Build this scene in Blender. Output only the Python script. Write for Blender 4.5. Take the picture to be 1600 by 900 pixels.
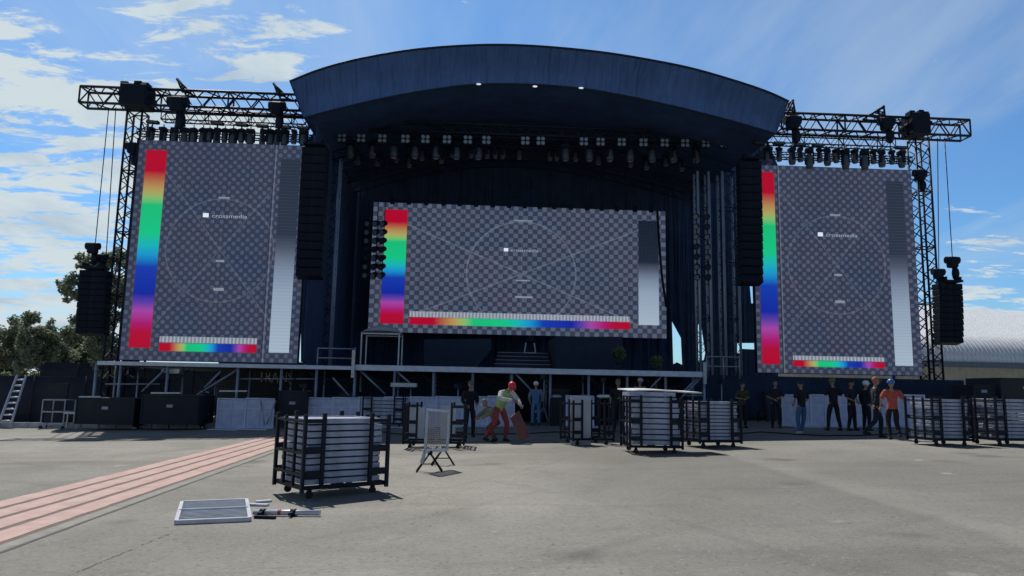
import bpy, bmesh, math, random
from math import sin, cos, tan, atan, atan2, radians, pi, sqrt, tanh
from mathutils import Vector, Matrix
from mathutils.geometry import tessellate_polygon
random.seed(7)
for o in list(bpy.data.objects): bpy.data.objects.remove(o)
sc = bpy.context.scene
C = sc.collection

# ------------------------------------------------------------------ camera
yaw, pit, rol = radians(3), atan(158/1131), radians(1.1)
F = Vector((sin(yaw)*cos(pit), cos(yaw)*cos(pit), sin(pit)))
R0 = Vector((cos(yaw), -sin(yaw), 0)); U0 = R0.cross(F)
RR = R0*cos(rol)+U0*sin(rol); UU = U0*cos(rol)-R0*sin(rol)
EYE = Vector((0, 0, 1.6))
cd = bpy.data.cameras.new('camera'); cam = bpy.data.objects.new('camera', cd); C.objects.link(cam)
cd.sensor_width = 36; cd.lens = 1131/1600*36; cd.clip_end = 6000; cd.clip_start = .05
cam.matrix_world = Matrix(((RR.x, UU.x, -F.x, 0), (RR.y, UU.y, -F.y, 0), (RR.z, UU.z, -F.z, 1.6), (0, 0, 0, 1)))
sc.camera = cam

# ------------------------------------------------------------------ sky, sun, exposure
SUN_EL, SUN_AZ = radians(56), radians(-23)      # the sun stands behind the stage, a little to the left
w = bpy.data.worlds.new('World'); sc.world = w; w.use_nodes = True
nt = w.node_tree; nt.nodes.clear()
def N(t, **k):
    n = nt.nodes.new(t)
    for a, b in k.items(): setattr(n, a, b)
    return n
L = nt.links.new
sky = N('ShaderNodeTexSky', sky_type='NISHITA'); sky.sun_disc = False
sky.sun_elevation = SUN_EL; sky.sun_rotation = SUN_AZ; sky.air_density = 1.0; sky.dust_density = .6; sky.ozone_density = 2.0
tc = N('ShaderNodeTexCoord'); sep = N('ShaderNodeSeparateXYZ'); L(tc.outputs['Generated'], sep.inputs[0])
def M(op, a, b=None, c=None, clamp=False):
    n = N('ShaderNodeMath', operation=op); n.use_clamp = clamp
    for i, v in enumerate((a, b, c)):
        if v is None: continue
        if isinstance(v, (int, float)): n.inputs[i].default_value = v
        else: L(v, n.inputs[i])
    return n.outputs[0]
X, Y, Z = sep.outputs
zz = M('ADD', M('MAXIMUM', Z, 0), .10)
comb = N('ShaderNodeCombineXYZ'); L(M('DIVIDE', X, zz), comb.inputs[0]); L(M('DIVIDE', Y, zz), comb.inputs[1])
def noise(scale, det, rough, dist, off=(0, 0, 0), sc_=(1, 1, 1), rot=0):
    mp = N('ShaderNodeMapping'); mp.inputs['Location'].default_value = off; mp.inputs['Scale'].default_value = sc_
    mp.inputs['Rotation'].default_value = (0, 0, rot)
    L(comb.outputs[0], mp.inputs[0])
    n = N('ShaderNodeTexNoise'); n.inputs['Scale'].default_value = scale; n.inputs['Detail'].default_value = det
    n.inputs['Roughness'].default_value = rough; n.inputs['Distortion'].default_value = dist
    L(mp.outputs[0], n.inputs['Vector']); return n.outputs['Fac']
def sstep(v, a, b):
    n = N('ShaderNodeMapRange', interpolation_type='SMOOTHSTEP'); L(v, n.inputs[0])
    n.inputs[1].default_value = a; n.inputs[2].default_value = b; return n.outputs[0]
n1 = noise(2.6, 10, .62, .35, (5.3, 2.9, 0), (.62, 1.15, 1), .45)
n2 = noise(7.5, 9, .66, .5, (7.3, 2.1, 0), (.55, 1.1, 1), .5)
# more cloud towards the left (negative X), thinning to the right
az = M('DIVIDE', X, M('MAXIMUM', Y, .05))
lft = sstep(M('MULTIPLY', az, -1), .10, .38)
low = sstep(M('MULTIPLY', Z, -1), -.54, -.24)
dens = M('ADD', M('MULTIPLY', n1, .52), M('MULTIPLY', n2, .50))
dens = M('ADD', dens, M('MULTIPLY', M('MULTIPLY', lft, low), .112))
rgt = M('MULTIPLY', sstep(az, .18, .5), sstep(M('MULTIPLY', Z, -1), -.26, -.06))
dens = M('ADD', dens, M('MULTIPLY', rgt, .12))
dens = M('SUBTRACT', dens, M('MULTIPLY', M('SUBTRACT', 1, lft), .05))
cl = sstep(dens, .555, .625)
thin = M('MULTIPLY', sstep(noise(.9, 6, .6, .2, (11, 5, 0), (1.6, .4, 1), -.5), .40, .72), .36)
cl = M('ADD', cl, thin, clamp=True)
grey = sstep(noise(2.0, 5, .6, .2, (1, 9, 0), (1, .6, 1), .1), .45, .75)
cc = N('ShaderNodeMix', data_type='RGBA'); L(grey, cc.inputs['Factor'])
cc.inputs['A'].default_value = (6.7, 7.7, 8.2, 1); cc.inputs['B'].default_value = (4.4, 5.7, 7.0, 1)
tint = N('ShaderNodeMix', data_type='RGBA', blend_type='MULTIPLY'); tint.inputs['Factor'].default_value = 1
L(sky.outputs[0], tint.inputs['A']); tint.inputs['B'].default_value = (.64, 1.03, 1.35, 1)
zen = N('ShaderNodeMix', data_type='RGBA', blend_type='MULTIPLY'); zen.inputs['Factor'].default_value = 1
mx = N('ShaderNodeMix', data_type='RGBA'); L(cl, mx.inputs['Factor']); L(tint.outputs['Result'], mx.inputs['A']); L(cc.outputs['Result'], mx.inputs['B'])
bg = N('ShaderNodeBackground'); bg.inputs[1].default_value = .10; 
zf = N('ShaderNodeMapRange', interpolation_type='SMOOTHSTEP'); L(Z, zf.inputs[0])   # unseen sky overhead dimmed on purpose, to deepen shade on the ground
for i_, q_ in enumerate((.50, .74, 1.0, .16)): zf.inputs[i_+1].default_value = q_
L(mx.outputs['Result'], zen.inputs['A']); L(M('MULTIPLY', zf.outputs[0], M('ADD', .66, M('MULTIPLY', sstep(Y, -.2, .3), .34))), zen.inputs['B']); L(zen.outputs['Result'], bg.inputs[0])  # unseen sky behind the camera is dimmed too, for less fill light
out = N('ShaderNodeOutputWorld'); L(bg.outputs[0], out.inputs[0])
sl = bpy.data.lights.new('sun', 'SUN'); sl.energy = 4.4; sl.angle = radians(.5); sl.color = (1, .94, .85)
sun = bpy.data.objects.new('sun', sl); C.objects.link(sun)
sd = Vector((sin(SUN_AZ)*cos(SUN_EL), cos(SUN_AZ)*cos(SUN_EL), sin(SUN_EL)))
sun.rotation_euler = sd.to_track_quat('Z', 'Y').to_euler()
vs = sc.view_settings; vs.view_transform = 'Standard'; vs.look = 'None'; vs.gamma = 1; vs.exposure = -0.1; vs.use_curve_mapping = False
sc.render.engine = 'CYCLES'; sc.render.resolution_x = 1024; sc.render.resolution_y = 576

# ------------------------------------------------------------------ survey helpers (photo pixel -> point in the place)
def ray(x, y): return F+RR*((x-800)/1131)+UU*((450-y)/1131)
def S(x, y, Yp):
    d = ray(x, y); return EYE+d*(Yp/d.y)
def gz(x): return .028*24*tanh(x/24)
def G(x, y):
    d = ray(x, y); z = 0
    for i in range(60):
        P = EYE+d*((z-1.6)/d.z); z = .5*z+.5*gz(P.x)
    return P

# ------------------------------------------------------------------ materials
MATS = {}
def mat(name, col, rough=.6, metal=0, var=.12, scale=3, bump=0, emit=None, es=0, spec=.5):
    if name in MATS: return MATS[name]
    m = bpy.data.materials.new(name); m.use_nodes = True; t = m.node_tree; b = t.nodes['Principled BSDF']
    b.inputs['Roughness'].default_value = rough; b.inputs['Metallic'].default_value = metal
    b.inputs['Specular IOR Level'].default_value = spec
    tcn = t.nodes.new('ShaderNodeTexCoord'); nn = t.nodes.new('ShaderNodeTexNoise')
    nn.inputs['Scale'].default_value = scale; nn.inputs['Detail'].default_value = 5; nn.inputs['Roughness'].default_value = .65
    t.links.new(tcn.outputs['Object'], nn.inputs['Vector'])
    mr = t.nodes.new('ShaderNodeMapRange'); t.links.new(nn.outputs['Fac'], mr.inputs[0])
    mr.inputs[1].default_value = .3; mr.inputs[2].default_value = .7; mr.inputs[3].default_value = 1-var; mr.inputs[4].default_value = 1+var
    mm = t.nodes.new('ShaderNodeMix'); mm.data_type = 'RGBA'; mm.blend_type = 'MULTIPLY'; mm.inputs['Factor'].default_value = 1
    mm.inputs['A'].default_value = (*col, 1); t.links.new(mr.outputs[0], mm.inputs['B'])
    t.links.new(mm.outputs['Result'], b.inputs['Base Color'])
    if bump:
        bp = t.nodes.new('ShaderNodeBump'); bp.inputs['Strength'].default_value = bump; bp.inputs['Distance'].default_value = .05
        t.links.new(nn.outputs['Fac'], bp.inputs['Height']); t.links.new(bp.outputs[0], b.inputs['Normal'])
    if emit:
        b.inputs['Emission Color'].default_value = (*emit, 1); b.inputs['Emission Strength'].default_value = es
    MATS[name] = m; return m
black = mat('black painted steel', (.008, .014, .028), .6, spec=.15)
rig = mat('dark rigging steel', (.014, .021, .038), .55, spec=.25)
alu = mat('dull aluminium', (.42, .45, .50), .45, .5, .2, 8)
alu2 = mat('scaffold tube', (.27, .32, .42), .5, .3, .2, 6)
panelm = mat('flooring panel metal', (.33, .37, .50), .5, .15, .28, 5)
bright = mat('bright aluminium sheet', (.48, .52, .62), .42, .25, .15, 4)
ncloth = mat('navy stage backcloth', (.028, .060, .14), .95, 0, .3, 1.2, .3)
cloth = mat('black stage cloth', (.014, .029, .066), .95, 0, .3, 1.2, .3)
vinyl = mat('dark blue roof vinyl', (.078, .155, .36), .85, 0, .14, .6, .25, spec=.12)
def folds(m, scl, rot, dist, distort, strength=1.0):
    t_ = m.node_tree; b_ = t_.nodes['Principled BSDF']; g_ = t_.nodes.new('ShaderNodeNewGeometry'); mp_ = t_.nodes.new('ShaderNodeMapping'); mp_.inputs['Rotation'].default_value = rot; mp_.inputs['Scale'].default_value = scl
    n_ = t_.nodes.new('ShaderNodeTexNoise'); n_.inputs['Scale'].default_value = 1; n_.inputs['Detail'].default_value = 4; n_.inputs['Distortion'].default_value = distort
    u_ = t_.nodes.new('ShaderNodeBump'); u_.inputs['Strength'].default_value = strength; u_.inputs['Distance'].default_value = dist
    t_.links.new(g_.outputs['Position'], mp_.inputs[0]); t_.links.new(mp_.outputs[0], n_.inputs['Vector']); t_.links.new(n_.outputs['Fac'], u_.inputs['Height'])
    old = b_.inputs['Normal'].links
    if old: t_.links.new(old[0].from_socket, u_.inputs['Normal'])
    t_.links.new(u_.outputs[0], b_.inputs['Normal'])
folds(vinyl, (3.2, .25, .35), (0, radians(38), 0), .45, .3); folds(ncloth, (2.6, .3, .05), (0, 0, 0), .8, .1)
deckm = mat('deck edge grey', (.62, .68, .80), .6, 0, .15, 3)
lens = mat('glass lens', (.22, .27, .34), .2, 0, .05)
rubber = mat('black rubber', (.015, .015, .017), .8)
wood = mat('dark plywood', (.03, .035, .045), .6)
riser = mat('navy riser cloth', (.018, .030, .062), .9, 0, .15, 2)
white = mat('white plastic', (.78, .8, .8), .5)
skin = mat('skin', (.34, .19, .13), .55, 0, .05)
hair = mat('dark hair', (.02, .015, .012), .7)

# ------------------------------------------------------------------ mesh builder
class MB:
    def __init__(s): s.v = []; s.f = []; s.m = []; s.mi = 0; s.sm = []; s.smooth = False
    def face(s, idx): s.f.append(tuple(idx)); s.m.append(s.mi); s.sm.append(s.smooth)
    def quad(s, a, b, c, d):
        i = len(s.v); s.v += [Vector(a), Vector(b), Vector(c), Vector(d)]; s.face((i, i+1, i+2, i+3)); return s
    def box(s, c, d, rz=0, M_=None):
        c = Vector(c); i = len(s.v); R = Matrix.Rotation(rz, 3, 'Z') if M_ is None else M_
        for x in (-.5, .5):
            for y in (-.5, .5):
                for z in (-.5, .5): s.v.append(c+R@Vector((x*d[0], y*d[1], z*d[2])))
        for q in ((0, 1, 3, 2), (4, 6, 7, 5), (0, 4, 5, 1), (2, 3, 7, 6), (0, 2, 6, 4), (1, 5, 7, 3)): s.face([i+k for k in q])
        return s
    def bar(s, a, b, wd, hd=None):                      # square bar between two points
        a = Vector(a); b = Vector(b); d = b-a
        if d.length < 1e-6: return s
        q = d.to_track_quat('Z', 'Y').to_matrix(); hd = hd or wd
        s.box((a+b)/2, (wd, hd, d.length), M_=q); return s
    def tube(s, pts, r, n=8, caps=True):
        pts = [Vector(p) for p in pts]; rs = r if isinstance(r, (list, tuple)) else [r]*len(pts)
        i0 = len(s.v); prev = None
        for k, p in enumerate(pts):
            d = (pts[min(k+1, len(pts)-1)]-pts[max(k-1, 0)]).normalized()
            if prev is None:
                a = d.orthogonal().normalized()
            else:
                a = (prev-d*prev.dot(d)).normalized()
            prev = a; b = d.cross(a)
            for j in range(n):
                t = 2*pi*j/n; s.v.append(p+(a*cos(t)+b*sin(t))*rs[k])
        o = s.smooth; s.smooth = True
        for k in range(len(pts)-1):
            for j in range(n):
                s.face((i0+k*n+j, i0+k*n+(j+1) % n, i0+(k+1)*n+(j+1) % n, i0+(k+1)*n+j))
        s.smooth = o
        if caps:
            s.face([i0+j for j in reversed(range(n))]); s.face([i0+(len(pts)-1)*n+j for j in range(n)])
        return s
    def ball(s, c, r, nu=12, nv=8, f=None):
        c = Vector(c); r = r if isinstance(r, (tuple, list, Vector)) else (r, r, r); i0 = len(s.v); o = s.smooth; s.smooth = True
        s.v.append(c+Vector((0, 0, -r[2])))
        for j in range(1, nv):
            t = -pi/2+pi*j/nv
            for k in range(nu):
                p = 2*pi*k/nu; s.v.append(c+Vector((r[0]*cos(t)*cos(p), r[1]*cos(t)*sin(p), r[2]*sin(t))))
        s.v.append(c+Vector((0, 0, r[2]))); e = len(s.v)-1
        for k in range(nu):
            s.face((i0, i0+1+(k+1) % nu, i0+1+k)); s.face((e, e-nu+k, e-nu+(k+1) % nu))
        for j in range(nv-2):
            for k in range(nu):
                a = i0+1+j*nu; s.face((a+k, a+(k+1) % nu, a+nu+(k+1) % nu, a+nu+k))
        s.smooth = o; return s
    def grid(s, fn, nu, nv):
        i0 = len(s.v); o = s.smooth; s.smooth = True
        for i in range(nu+1):
            for j in range(nv+1): s.v.append(Vector(fn(i/nu, j/nv)))
        for i in range(nu):
            for j in range(nv):
                a = i0+i*(nv+1)+j; s.face((a, a+nv+1, a+nv+2, a+1))
        s.smooth = o; return s
    def build(s, name, mats, parent=None, org=None, bevel=0):
        me = bpy.data.meshes.new(name); org = Vector(org) if org is not None else Vector((0, 0, 0))
        me.from_pydata([tuple(v-org) for v in s.v], [], s.f)
        for m in (mats if isinstance(mats, list) else [mats]): me.materials.append(m)
        me.polygons.foreach_set('material_index', s.m); me.polygons.foreach_set('use_smooth', s.sm); me.update()
        o = bpy.data.objects.new(name, me); C.objects.link(o)
        if parent is not None: o.parent = parent
        else: o.location = org
        if bevel:
            b = o.modifiers.new('bevel', 'BEVEL'); b.width = bevel; b.segments = 1; b.limit_method = 'ANGLE'
        return o
def tag(o, label=None, cat=None, group=None, kind=None):
    if label: o['label'] = label
    if cat: o['category'] = cat
    if group: o['group'] = group
    if kind: o['kind'] = kind
    return o
def empty(name, loc=(0, 0, 0), rz=0, **k):
    o = bpy.data.objects.new(name, None); C.objects.link(o); o.location = loc; o.rotation_euler = (0, 0, rz)
    o.empty_display_size = .2; tag(o, **k); return o
KIDS = {}
def dup(root, loc, rz=None, label=None, group=None, rot=None):
    def cp(o, par):
        c = o.copy(); C.objects.link(c)
        if par is not None: c.parent = par
        for ch in list(o.children): cp(ch, c)
        return c
    r = cp(root, None); r.location = loc
    if rz is not None: r.rotation_euler = (0, 0, rz)
    if rot is not None: r.rotation_euler = rot
    if label: r['label'] = label
    if group: r['group'] = group
    return r
ORD = ['first', 'second', 'third', 'fourth', 'fifth', 'sixth', 'seventh', 'eighth', 'ninth', 'tenth', 'eleventh', 'twelfth', 'thirteenth',
       'fourteenth', 'fifteenth', 'sixteenth', 'seventeenth', 'eighteenth', 'nineteenth', 'twentieth', 'twenty-first', 'twenty-second', 'twenty-third', 'twenty-fourth']
def nth(i, n, a='from the left', b='from the right'):
    if i < (n+1)//2: return ('leftmost' if i == 0 and a == 'from the left' else ORD[i]+' '+a)
    k = n-1-i
    return 'rightmost' if k == 0 and b == 'from the right' else ORD[k]+' '+b

# ------------------------------------------------------------------ ground
gm = bpy.data.materials.new('worn pale asphalt'); gm.use_nodes = True; t = gm.node_tree; B = t.nodes['Principled BSDF']; B.inputs['Roughness'].default_value = .85
B.inputs['Specular IOR Level'].default_value = .12
def nodes_for(tree):
    def n_(tp, **k):
        n = tree.nodes.new(tp)
        for a, b in k.items(): setattr(n, a, b)
        return n
    def m_(op, a, b=None, c=None, clamp=False):
        n = n_('ShaderNodeMath', operation=op); n.use_clamp = clamp
        for i, v in enumerate((a, b, c)):
            if v is None: continue
            if isinstance(v, (int, float)): n.inputs[i].default_value = v
            else: tree.links.new(v, n.inputs[i])
        return n.outputs[0]
    def noi(vec, scale, det=6, rough=.6, dist=0, sc3=(1, 1, 1), rot=0, off=(0, 0, 0)):
        mp = n_('ShaderNodeMapping'); mp.inputs['Scale'].default_value = sc3; mp.inputs['Rotation'].default_value = (0, 0, rot); mp.inputs['Location'].default_value = off
        tree.links.new(vec, mp.inputs[0]); n = n_('ShaderNodeTexNoise'); n.inputs['Scale'].default_value = scale; n.inputs['Detail'].default_value = det
        n.inputs['Roughness'].default_value = rough; n.inputs['Distortion'].default_value = dist; tree.links.new(mp.outputs[0], n.inputs['Vector']); return n.outputs['Fac']
    def ss(v, a, b, c=0, d=1):
        n = n_('ShaderNodeMapRange', interpolation_type='SMOOTHSTEP'); tree.links.new(v, n.inputs[0])
        for i, q in enumerate((a, b, c, d)): n.inputs[i+1].default_value = q
        return n.outputs[0]
    def mix(f, a, b, bt='MIX'):
        n = n_('ShaderNodeMix', data_type='RGBA', blend_type=bt)
        for s_, v in (('Factor', f), ('A', a), ('B', b)):
            if isinstance(v, (int, float)): n.inputs[s_].default_value = v
            elif isinstance(v, tuple): n.inputs[s_].default_value = (*v, 1)
            else: tree.links.new(v, n.inputs[s_])
        return n.outputs['Result']
    return n_, m_, noi, ss, mix
n_, m_, noi, ss, mix = nodes_for(t)
pos = n_('ShaderNodeNewGeometry').outputs['Position']
sp = n_('ShaderNodeSeparateXYZ'); t.links.new(pos, sp.inputs[0])
big = noi(pos, .12, 6, .6, .4); mid = noi(pos, .7, 7, .65, .3, (1, .6, 1), .4); fine = noi(pos, 14, 8, .75); grit = noi(pos, 70, 4, .8)
streak = noi(pos, .5, 5, .6, .2, (.18, 1.6, 1), -.55); streak2 = noi(pos, .45, 4, .55, .6, (.15, 1.4, 1), .35, (4, 2, 0))
col = mix(ss(big, .36, .64), (.235, .234, .218), (.345, .341, .320))
col = mix(m_('MULTIPLY', ss(mid, .44, .70), .40), col, (.18, .177, .165))
col = mix(m_('MULTIPLY', ss(streak, .55, .70), .32), col, (.16, .158, .150))
col = mix(m_('MULTIPLY', ss(streak2, .54, .72), .4), col, (.38, .37, .33))
rightdark = ss(m_('ADD', sp.outputs[0], m_('MULTIPLY', sp.outputs[1], -.1)), -3, 9)
col = mix(m_('MULTIPLY', rightdark, .28), col, (.17, .17, .165))
# spilled/rough aggregate close by, pits and pebbles
col = mix(m_('MULTIPLY', ss(fine, .46, .72), .5), col, (.12, .117, .105))
col = mix(m_('MULTIPLY', ss(grit, .58, .72), .6), col, (.42, .41, .38))
col = mix(m_('MULTIPLY', ss(noi(pos, 1.1, 3, .5, 0, (1, 1, 1), 0, (9, 9, 0)), .70, .74), .5), col, (.45, .44, .41))
# long cracks / joints
vor = n_('ShaderNodeTexVoronoi', feature='DISTANCE_TO_EDGE'); vor.inputs['Scale'].default_value = .16
mpv = n_('ShaderNodeMapping'); mpv.inputs['Rotation'].default_value = (0, 0, .5)
vadd = n_('ShaderNodeVectorMath', operation='ADD'); nz = n_('ShaderNodeTexNoise'); nz.inputs['Scale'].default_value = .9; nz.inputs['Detail'].default_value = 6
t.links.new(pos, nz.inputs['Vector']); sc2 = n_('ShaderNodeVectorMath', operation='SCALE'); t.links.new(nz.outputs['Color'], sc2.inputs[0]); sc2.inputs['Scale'].default_value = 1.4
t.links.new(pos, vadd.inputs[0]); t.links.new(sc2.outputs[0], vadd.inputs[1]); t.links.new(vadd.outputs[0], mpv.inputs[0]); t.links.new(mpv.outputs[0], vor.inputs['Vector'])
crack = m_('MULTIPLY', m_('SUBTRACT', 1, ss(vor.outputs['Distance'], .001, .004)), ss(mid, .45, .6))
col = mix(m_('MULTIPLY', m_('MULTIPLY', crack, ss(big, .5, .6)), .22), col, (.10, .10, .095))
def lined(P0, P1):          # signed distance from the line P0-P1 on the ground
    d = (P1-P0); L_ = sqrt(d.x**2+d.y**2); nx, ny = -d.y/L_, d.x/L_
    return m_('ADD', m_('ADD', m_('MULTIPLY', sp.outputs[0], nx), m_('MULTIPLY', sp.outputs[1], ny)), -(P0.x*nx+P0.y*ny))
wob_ = m_('MULTIPLY', m_('SUBTRACT', noi(pos, .8, 4, .6), .5), .5)
ld = m_('ADD', lined(G(1135, 712), G(1590, 850)), wob_)          # edge of a darker relaid lane
col = mix(m_('MULTIPLY', m_('MULTIPLY', ss(ld, -.12, .06, 1, 0), ss(ld, -5.5, -2.5)), .30), col, (.14, .138, .13))
col = mix(m_('MULTIPLY', m_('MULTIPLY', ss(ld, 0, .15), ss(ld, .35, .9, 1, 0)), .12), col, (.40, .39, .36))
def arc(cx, cy, R, w, k, c):
    global col
    dx = m_('SUBTRACT', sp.outputs[0], cx); dy = m_('SUBTRACT', sp.outputs[1], cy); q = m_('SQRT', m_('ADD', m_('MULTIPLY', dx, dx), m_('MULTIPLY', dy, dy)))
    a_ = ss(m_('ABSOLUTE', m_('SUBTRACT', m_('ADD', q, m_('MULTIPLY', wob_, .4)), R)), w*.4, w, 1, 0)
    brk = ss(noi(pos, .35, 4, .6, 0, (1, 1, 1), R), .42, .60)
    col = mix(m_('MULTIPLY', m_('MULTIPLY', a_, brk), k), col, c)
for (cx, cy, R) in ((-14, 3, 17.5), (-14, 3, 19.1), (14, -6, 17.0), (14, -6, 18.5), (5, 34, 22.5), (5, 34, 24.1), (-20, 26, 24), (-20, 26, 25.5)): arc(cx, cy, R, .14, .17, (.12, .12, .115))
spk = noi(pos, 26, 3, .6, 0, (1, 1, 1), 0, (3, 3, 3)); spk2 = noi(pos, 19, 3, .6, 0, (1, 1, 1), 0, (13, 3, 3))
col = mix(m_('MULTIPLY', ss(spk, .60, .68), .45), col, (.46, .45, .42)); col = mix(m_('MULTIPLY', ss(spk2, .59, .68), .5), col, (.10, .10, .095))
oil = noi(pos, .55, 2, .4, 0, (1, 1, 1), 0, (31, 7, 0)); col = mix(m_('MULTIPLY', ss(oil, .64, .76), .5), col, (.09, .09, .088))
seam = m_('MINIMUM', m_('ABSOLUTE', lined(G(100, 850), G(360, 960))), m_('ABSOLUTE', m_('ADD', lined(G(0, 757), G(420, 690)), -3.2)))
t.links.new(col, B.inputs['Base Color'])
bp = n_('ShaderNodeBump'); bp.inputs['Strength'].default_value = .55; bp.inputs['Distance'].default_value = .02
t.links.new(m_('ADD', m_('MULTIPLY', fine, .7), m_('MULTIPLY', grit, .4)), bp.inputs['Height']); t.links.new(bp.outputs[0], B.inputs['Normal'])
xs = [-3000, -600, -200, -100, -70]+[i*1.0 for i in range(-60, 61)]+[70, 100, 200, 600, 3000]; ys = [-60, -20, 0, 5, 10, 20, 30, 45, 60, 100, 200, 600, 3000]
b = MB()
for x in xs:
    for y in ys: b.v.append(Vector((x, y, gz(x))))
for i in range(len(xs)-1):
    for j in range(len(ys)-1):
        a = i*len(ys)+j; b.smooth = True; b.face((a, a+len(ys), a+len(ys)+1, a+1))
tag(b.build('ground', gm), kind='structure')

# painted pink stripes, dark joint
def gp(P, dz=.004): return Vector((P.x, P.y, gz(P.x)+dz))
pm = bpy.data.materials.new('faded pink road paint'); pm.use_nodes = True; t = pm.node_tree; B = t.nodes['Principled BSDF']; B.inputs['Roughness'].default_value = .7
n_, m_, noi, ss, mix = nodes_for(t); pos = n_('ShaderNodeNewGeometry').outputs['Position']
c_ = mix(ss(noi(pos, 3, 7, .7), .3, .7), (.40, .25, .232), (.52, .36, .335))
c_ = mix(m_('MULTIPLY', ss(noi(pos, 22, 5, .8), .55, .75), .6), c_, (.27, .22, .20))
c_ = mix(m_('MULTIPLY', ss(noi(pos, .9, 5, .6, .5), .56, .72), .4), c_, (.48, .43, .40)); t.links.new(c_, B.inputs['Base Color'])
redm = mat('dark stripe paint', (.14, .105, .10), .8, 0, .25, 5)
tarm = mat('tar joint', (.035, .037, .04), .6, 0, .3, 6)
curbm = mat('pale patch strip', (.25, .25, .23), .85, 0, .2, 5)
# left edge x ~ -7 .. right edge x ~ -5.2, running away from the camera
def line_at(f, y):                     # across fraction 0 (left edge) .. 1 (right pink edge) .. 1.4
    xl = -6.90+(-7.08+6.90)*(y-11.3)/15.4; xr = -5.02+(-5.36+5.02)*(y-8.5)/12
    return xl+(xr-xl)*f
def strip(name, f0, f1, m, dz, jag=0):
    b = MB(); yy = 1.0; pts = []
    while yy <= 31.6:
        j0 = random.uniform(-jag, jag); j1 = random.uniform(-jag, jag)
        pts.append((Vector((line_at(f0, yy)+j0, yy, 0)), Vector((line_at(f1, yy)+j1, yy, 0)))); yy += .25
    for (a, c), (a2, c2) in zip(pts, pts[1:]): b.quad(gp(a, dz), gp(c, dz), gp(c2, dz), gp(a2, dz))
    return tag(b.build(name, m), kind='structure')
for k in range(4):
    strip('painted_stripe', k*.265, k*.265+.205, pm, .008, .012)
strip('painted_stripe_base', -.02, 1.04, redm, .004)
strip('road_patch', 1.045, 1.15, curbm, .004)
strip('road_joint', 1.155, 1.178, tarm, .006, .008)
# broken chalk-dark crack in the foreground
b = MB(); A = G(270, 832); D = G(95, 905); nseg = 60; pp = [A.lerp(D, i/nseg)+Vector((random.uniform(-.012, .012), random.uniform(-.012, .012), 0)) for i in range(nseg+1)]
for i in range(nseg):
    if random.random() < .35: continue
    wv = random.uniform(.004, .012); b.quad(gp(pp[i]+Vector((-wv, 0, 0))), gp(pp[i]+Vector((wv, 0, 0))), gp(pp[i+1]+Vector((wv, 0, 0))), gp(pp[i+1]+Vector((-wv, 0, 0))))
tag(b.build('ground_crack', tarm), kind='structure')
# low kerb in front of the left wing
K0, K1 = G(-60, 668), G(432, 669); b = MB(); n = 18
for i in range(n):
    a = K0.lerp(K1, i/n); c = K0.lerp(K1, (i+1)/n-.004); b.bar((a.x, a.y, gz(a.x)+.06), (c.x, c.y, gz(c.x)+.06), .12, .35)
tag(b.build('kerb', mat('pale concrete kerb', (.40, .41, .42), .8, 0, .25, 4), bevel=.01), kind='structure')

# ------------------------------------------------------------------ truss helper
def lattice(b, p0, p1, wd, hd, step, r, up=Vector((0, 0, 1)), faces=(0, 1, 2, 3)):
    p0 = Vector(p0); p1 = Vector(p1); d = (p1-p0); Ln = d.length; d.normalize(); s_ = d.cross(up).normalized(); u = s_.cross(d)
    cs = [s_*(a*wd/2)+u*(c*hd/2) for a, c in ((-1, -1), (1, -1), (1, 1), (-1, 1))]
    n = max(1, round(Ln/step))
    for k in faces:
        c0, c1 = cs[k], cs[(k+1) % 4]
        for i in range(n):
            a = p0+d*(Ln*i/n); e = p0+d*(Ln*(i+1)/n); m = (a+e)/2
            b.tube([a+c0, m+c1], r, 4, False); b.tube([m+c1, e+c0], r, 4, False)
    for i in range(n+1):
        if i % 3 == 0 or i == n:
            a = p0+d*(Ln*i/n)
            for k in range(4): b.tube([a+cs[k], a+cs[(k+1) % 4]], r*1.3, 4, False)
    return [(p0+c, p1+c) for c in cs]
def truss(name, p0, p1, wd, hd, label, cat, m=rig, step=1.0, r=.035, up=Vector((0, 0, 1)), group=None, rc=None, mc=None):
    p0 = Vector(p0); p1 = Vector(p1)
    root = empty(name, p0, label=label, cat=cat, group=group)
    b = MB(); ch = lattice(b, Vector((0, 0, 0)), p1-p0, wd, hd, step, r, up)
    b.build('lacing', m, root)
    for a, c in ch: MB().tube([a, c], rc or r*1.9, 6).build('chord', mc or m, root)
    return root

# ------------------------------------------------------------------ stage deck
Z_D = 2.50
xL, xM, xR = -16.5, -5.25, 10.65
deck = empty('stage_deck', (xM, 33, gz(xM)), label='long stage platform on scaffold legs with pale grey front edge under the arched roof', cat='stage')
def loc(root, v): return Vector(v)-Vector(root.location)
def child(b, name, m, root, bevel=0):
    """build mesh given in world coordinates as a child of an unrotated root"""
    o = b.build(name, m, root, bevel=bevel); o.location = -Vector(root.location); return o
child(MB().box(((xL+xR)/2, 39.6, Z_D-.14), (xR-xL, 13, .10)), 'deck_floor', mat('black deck ply', (.02, .024, .034), .7), deck)
child(MB().box(((xL+xM)/2, 33.0, Z_D-.10), (xM-xL-.02, .10, .17)), 'edge_beam', deckm, deck, .01)
child(MB().box(((xM+xR)/2, 32.98, Z_D-.07), (xR-xM, .12, .25)), 'edge_beam', deckm, deck, .01)
for px in (150, 188, 262, 372, 440, 495, 555, 617, 678, 739, 800, 860, 920, 980, 1040, 1100):
    P = S(px, 578, 33.1); x = P.x
    child(MB().tube([(x, 33.12, gz(x)), (x, 33.12, Z_D-.06)], .065, 8), 'leg', alu2, deck)
    child(MB().tube([(x, 34.9, gz(x)), (x, 34.9, Z_D-.12)], .05, 6), 'leg', alu2, deck)
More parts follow.
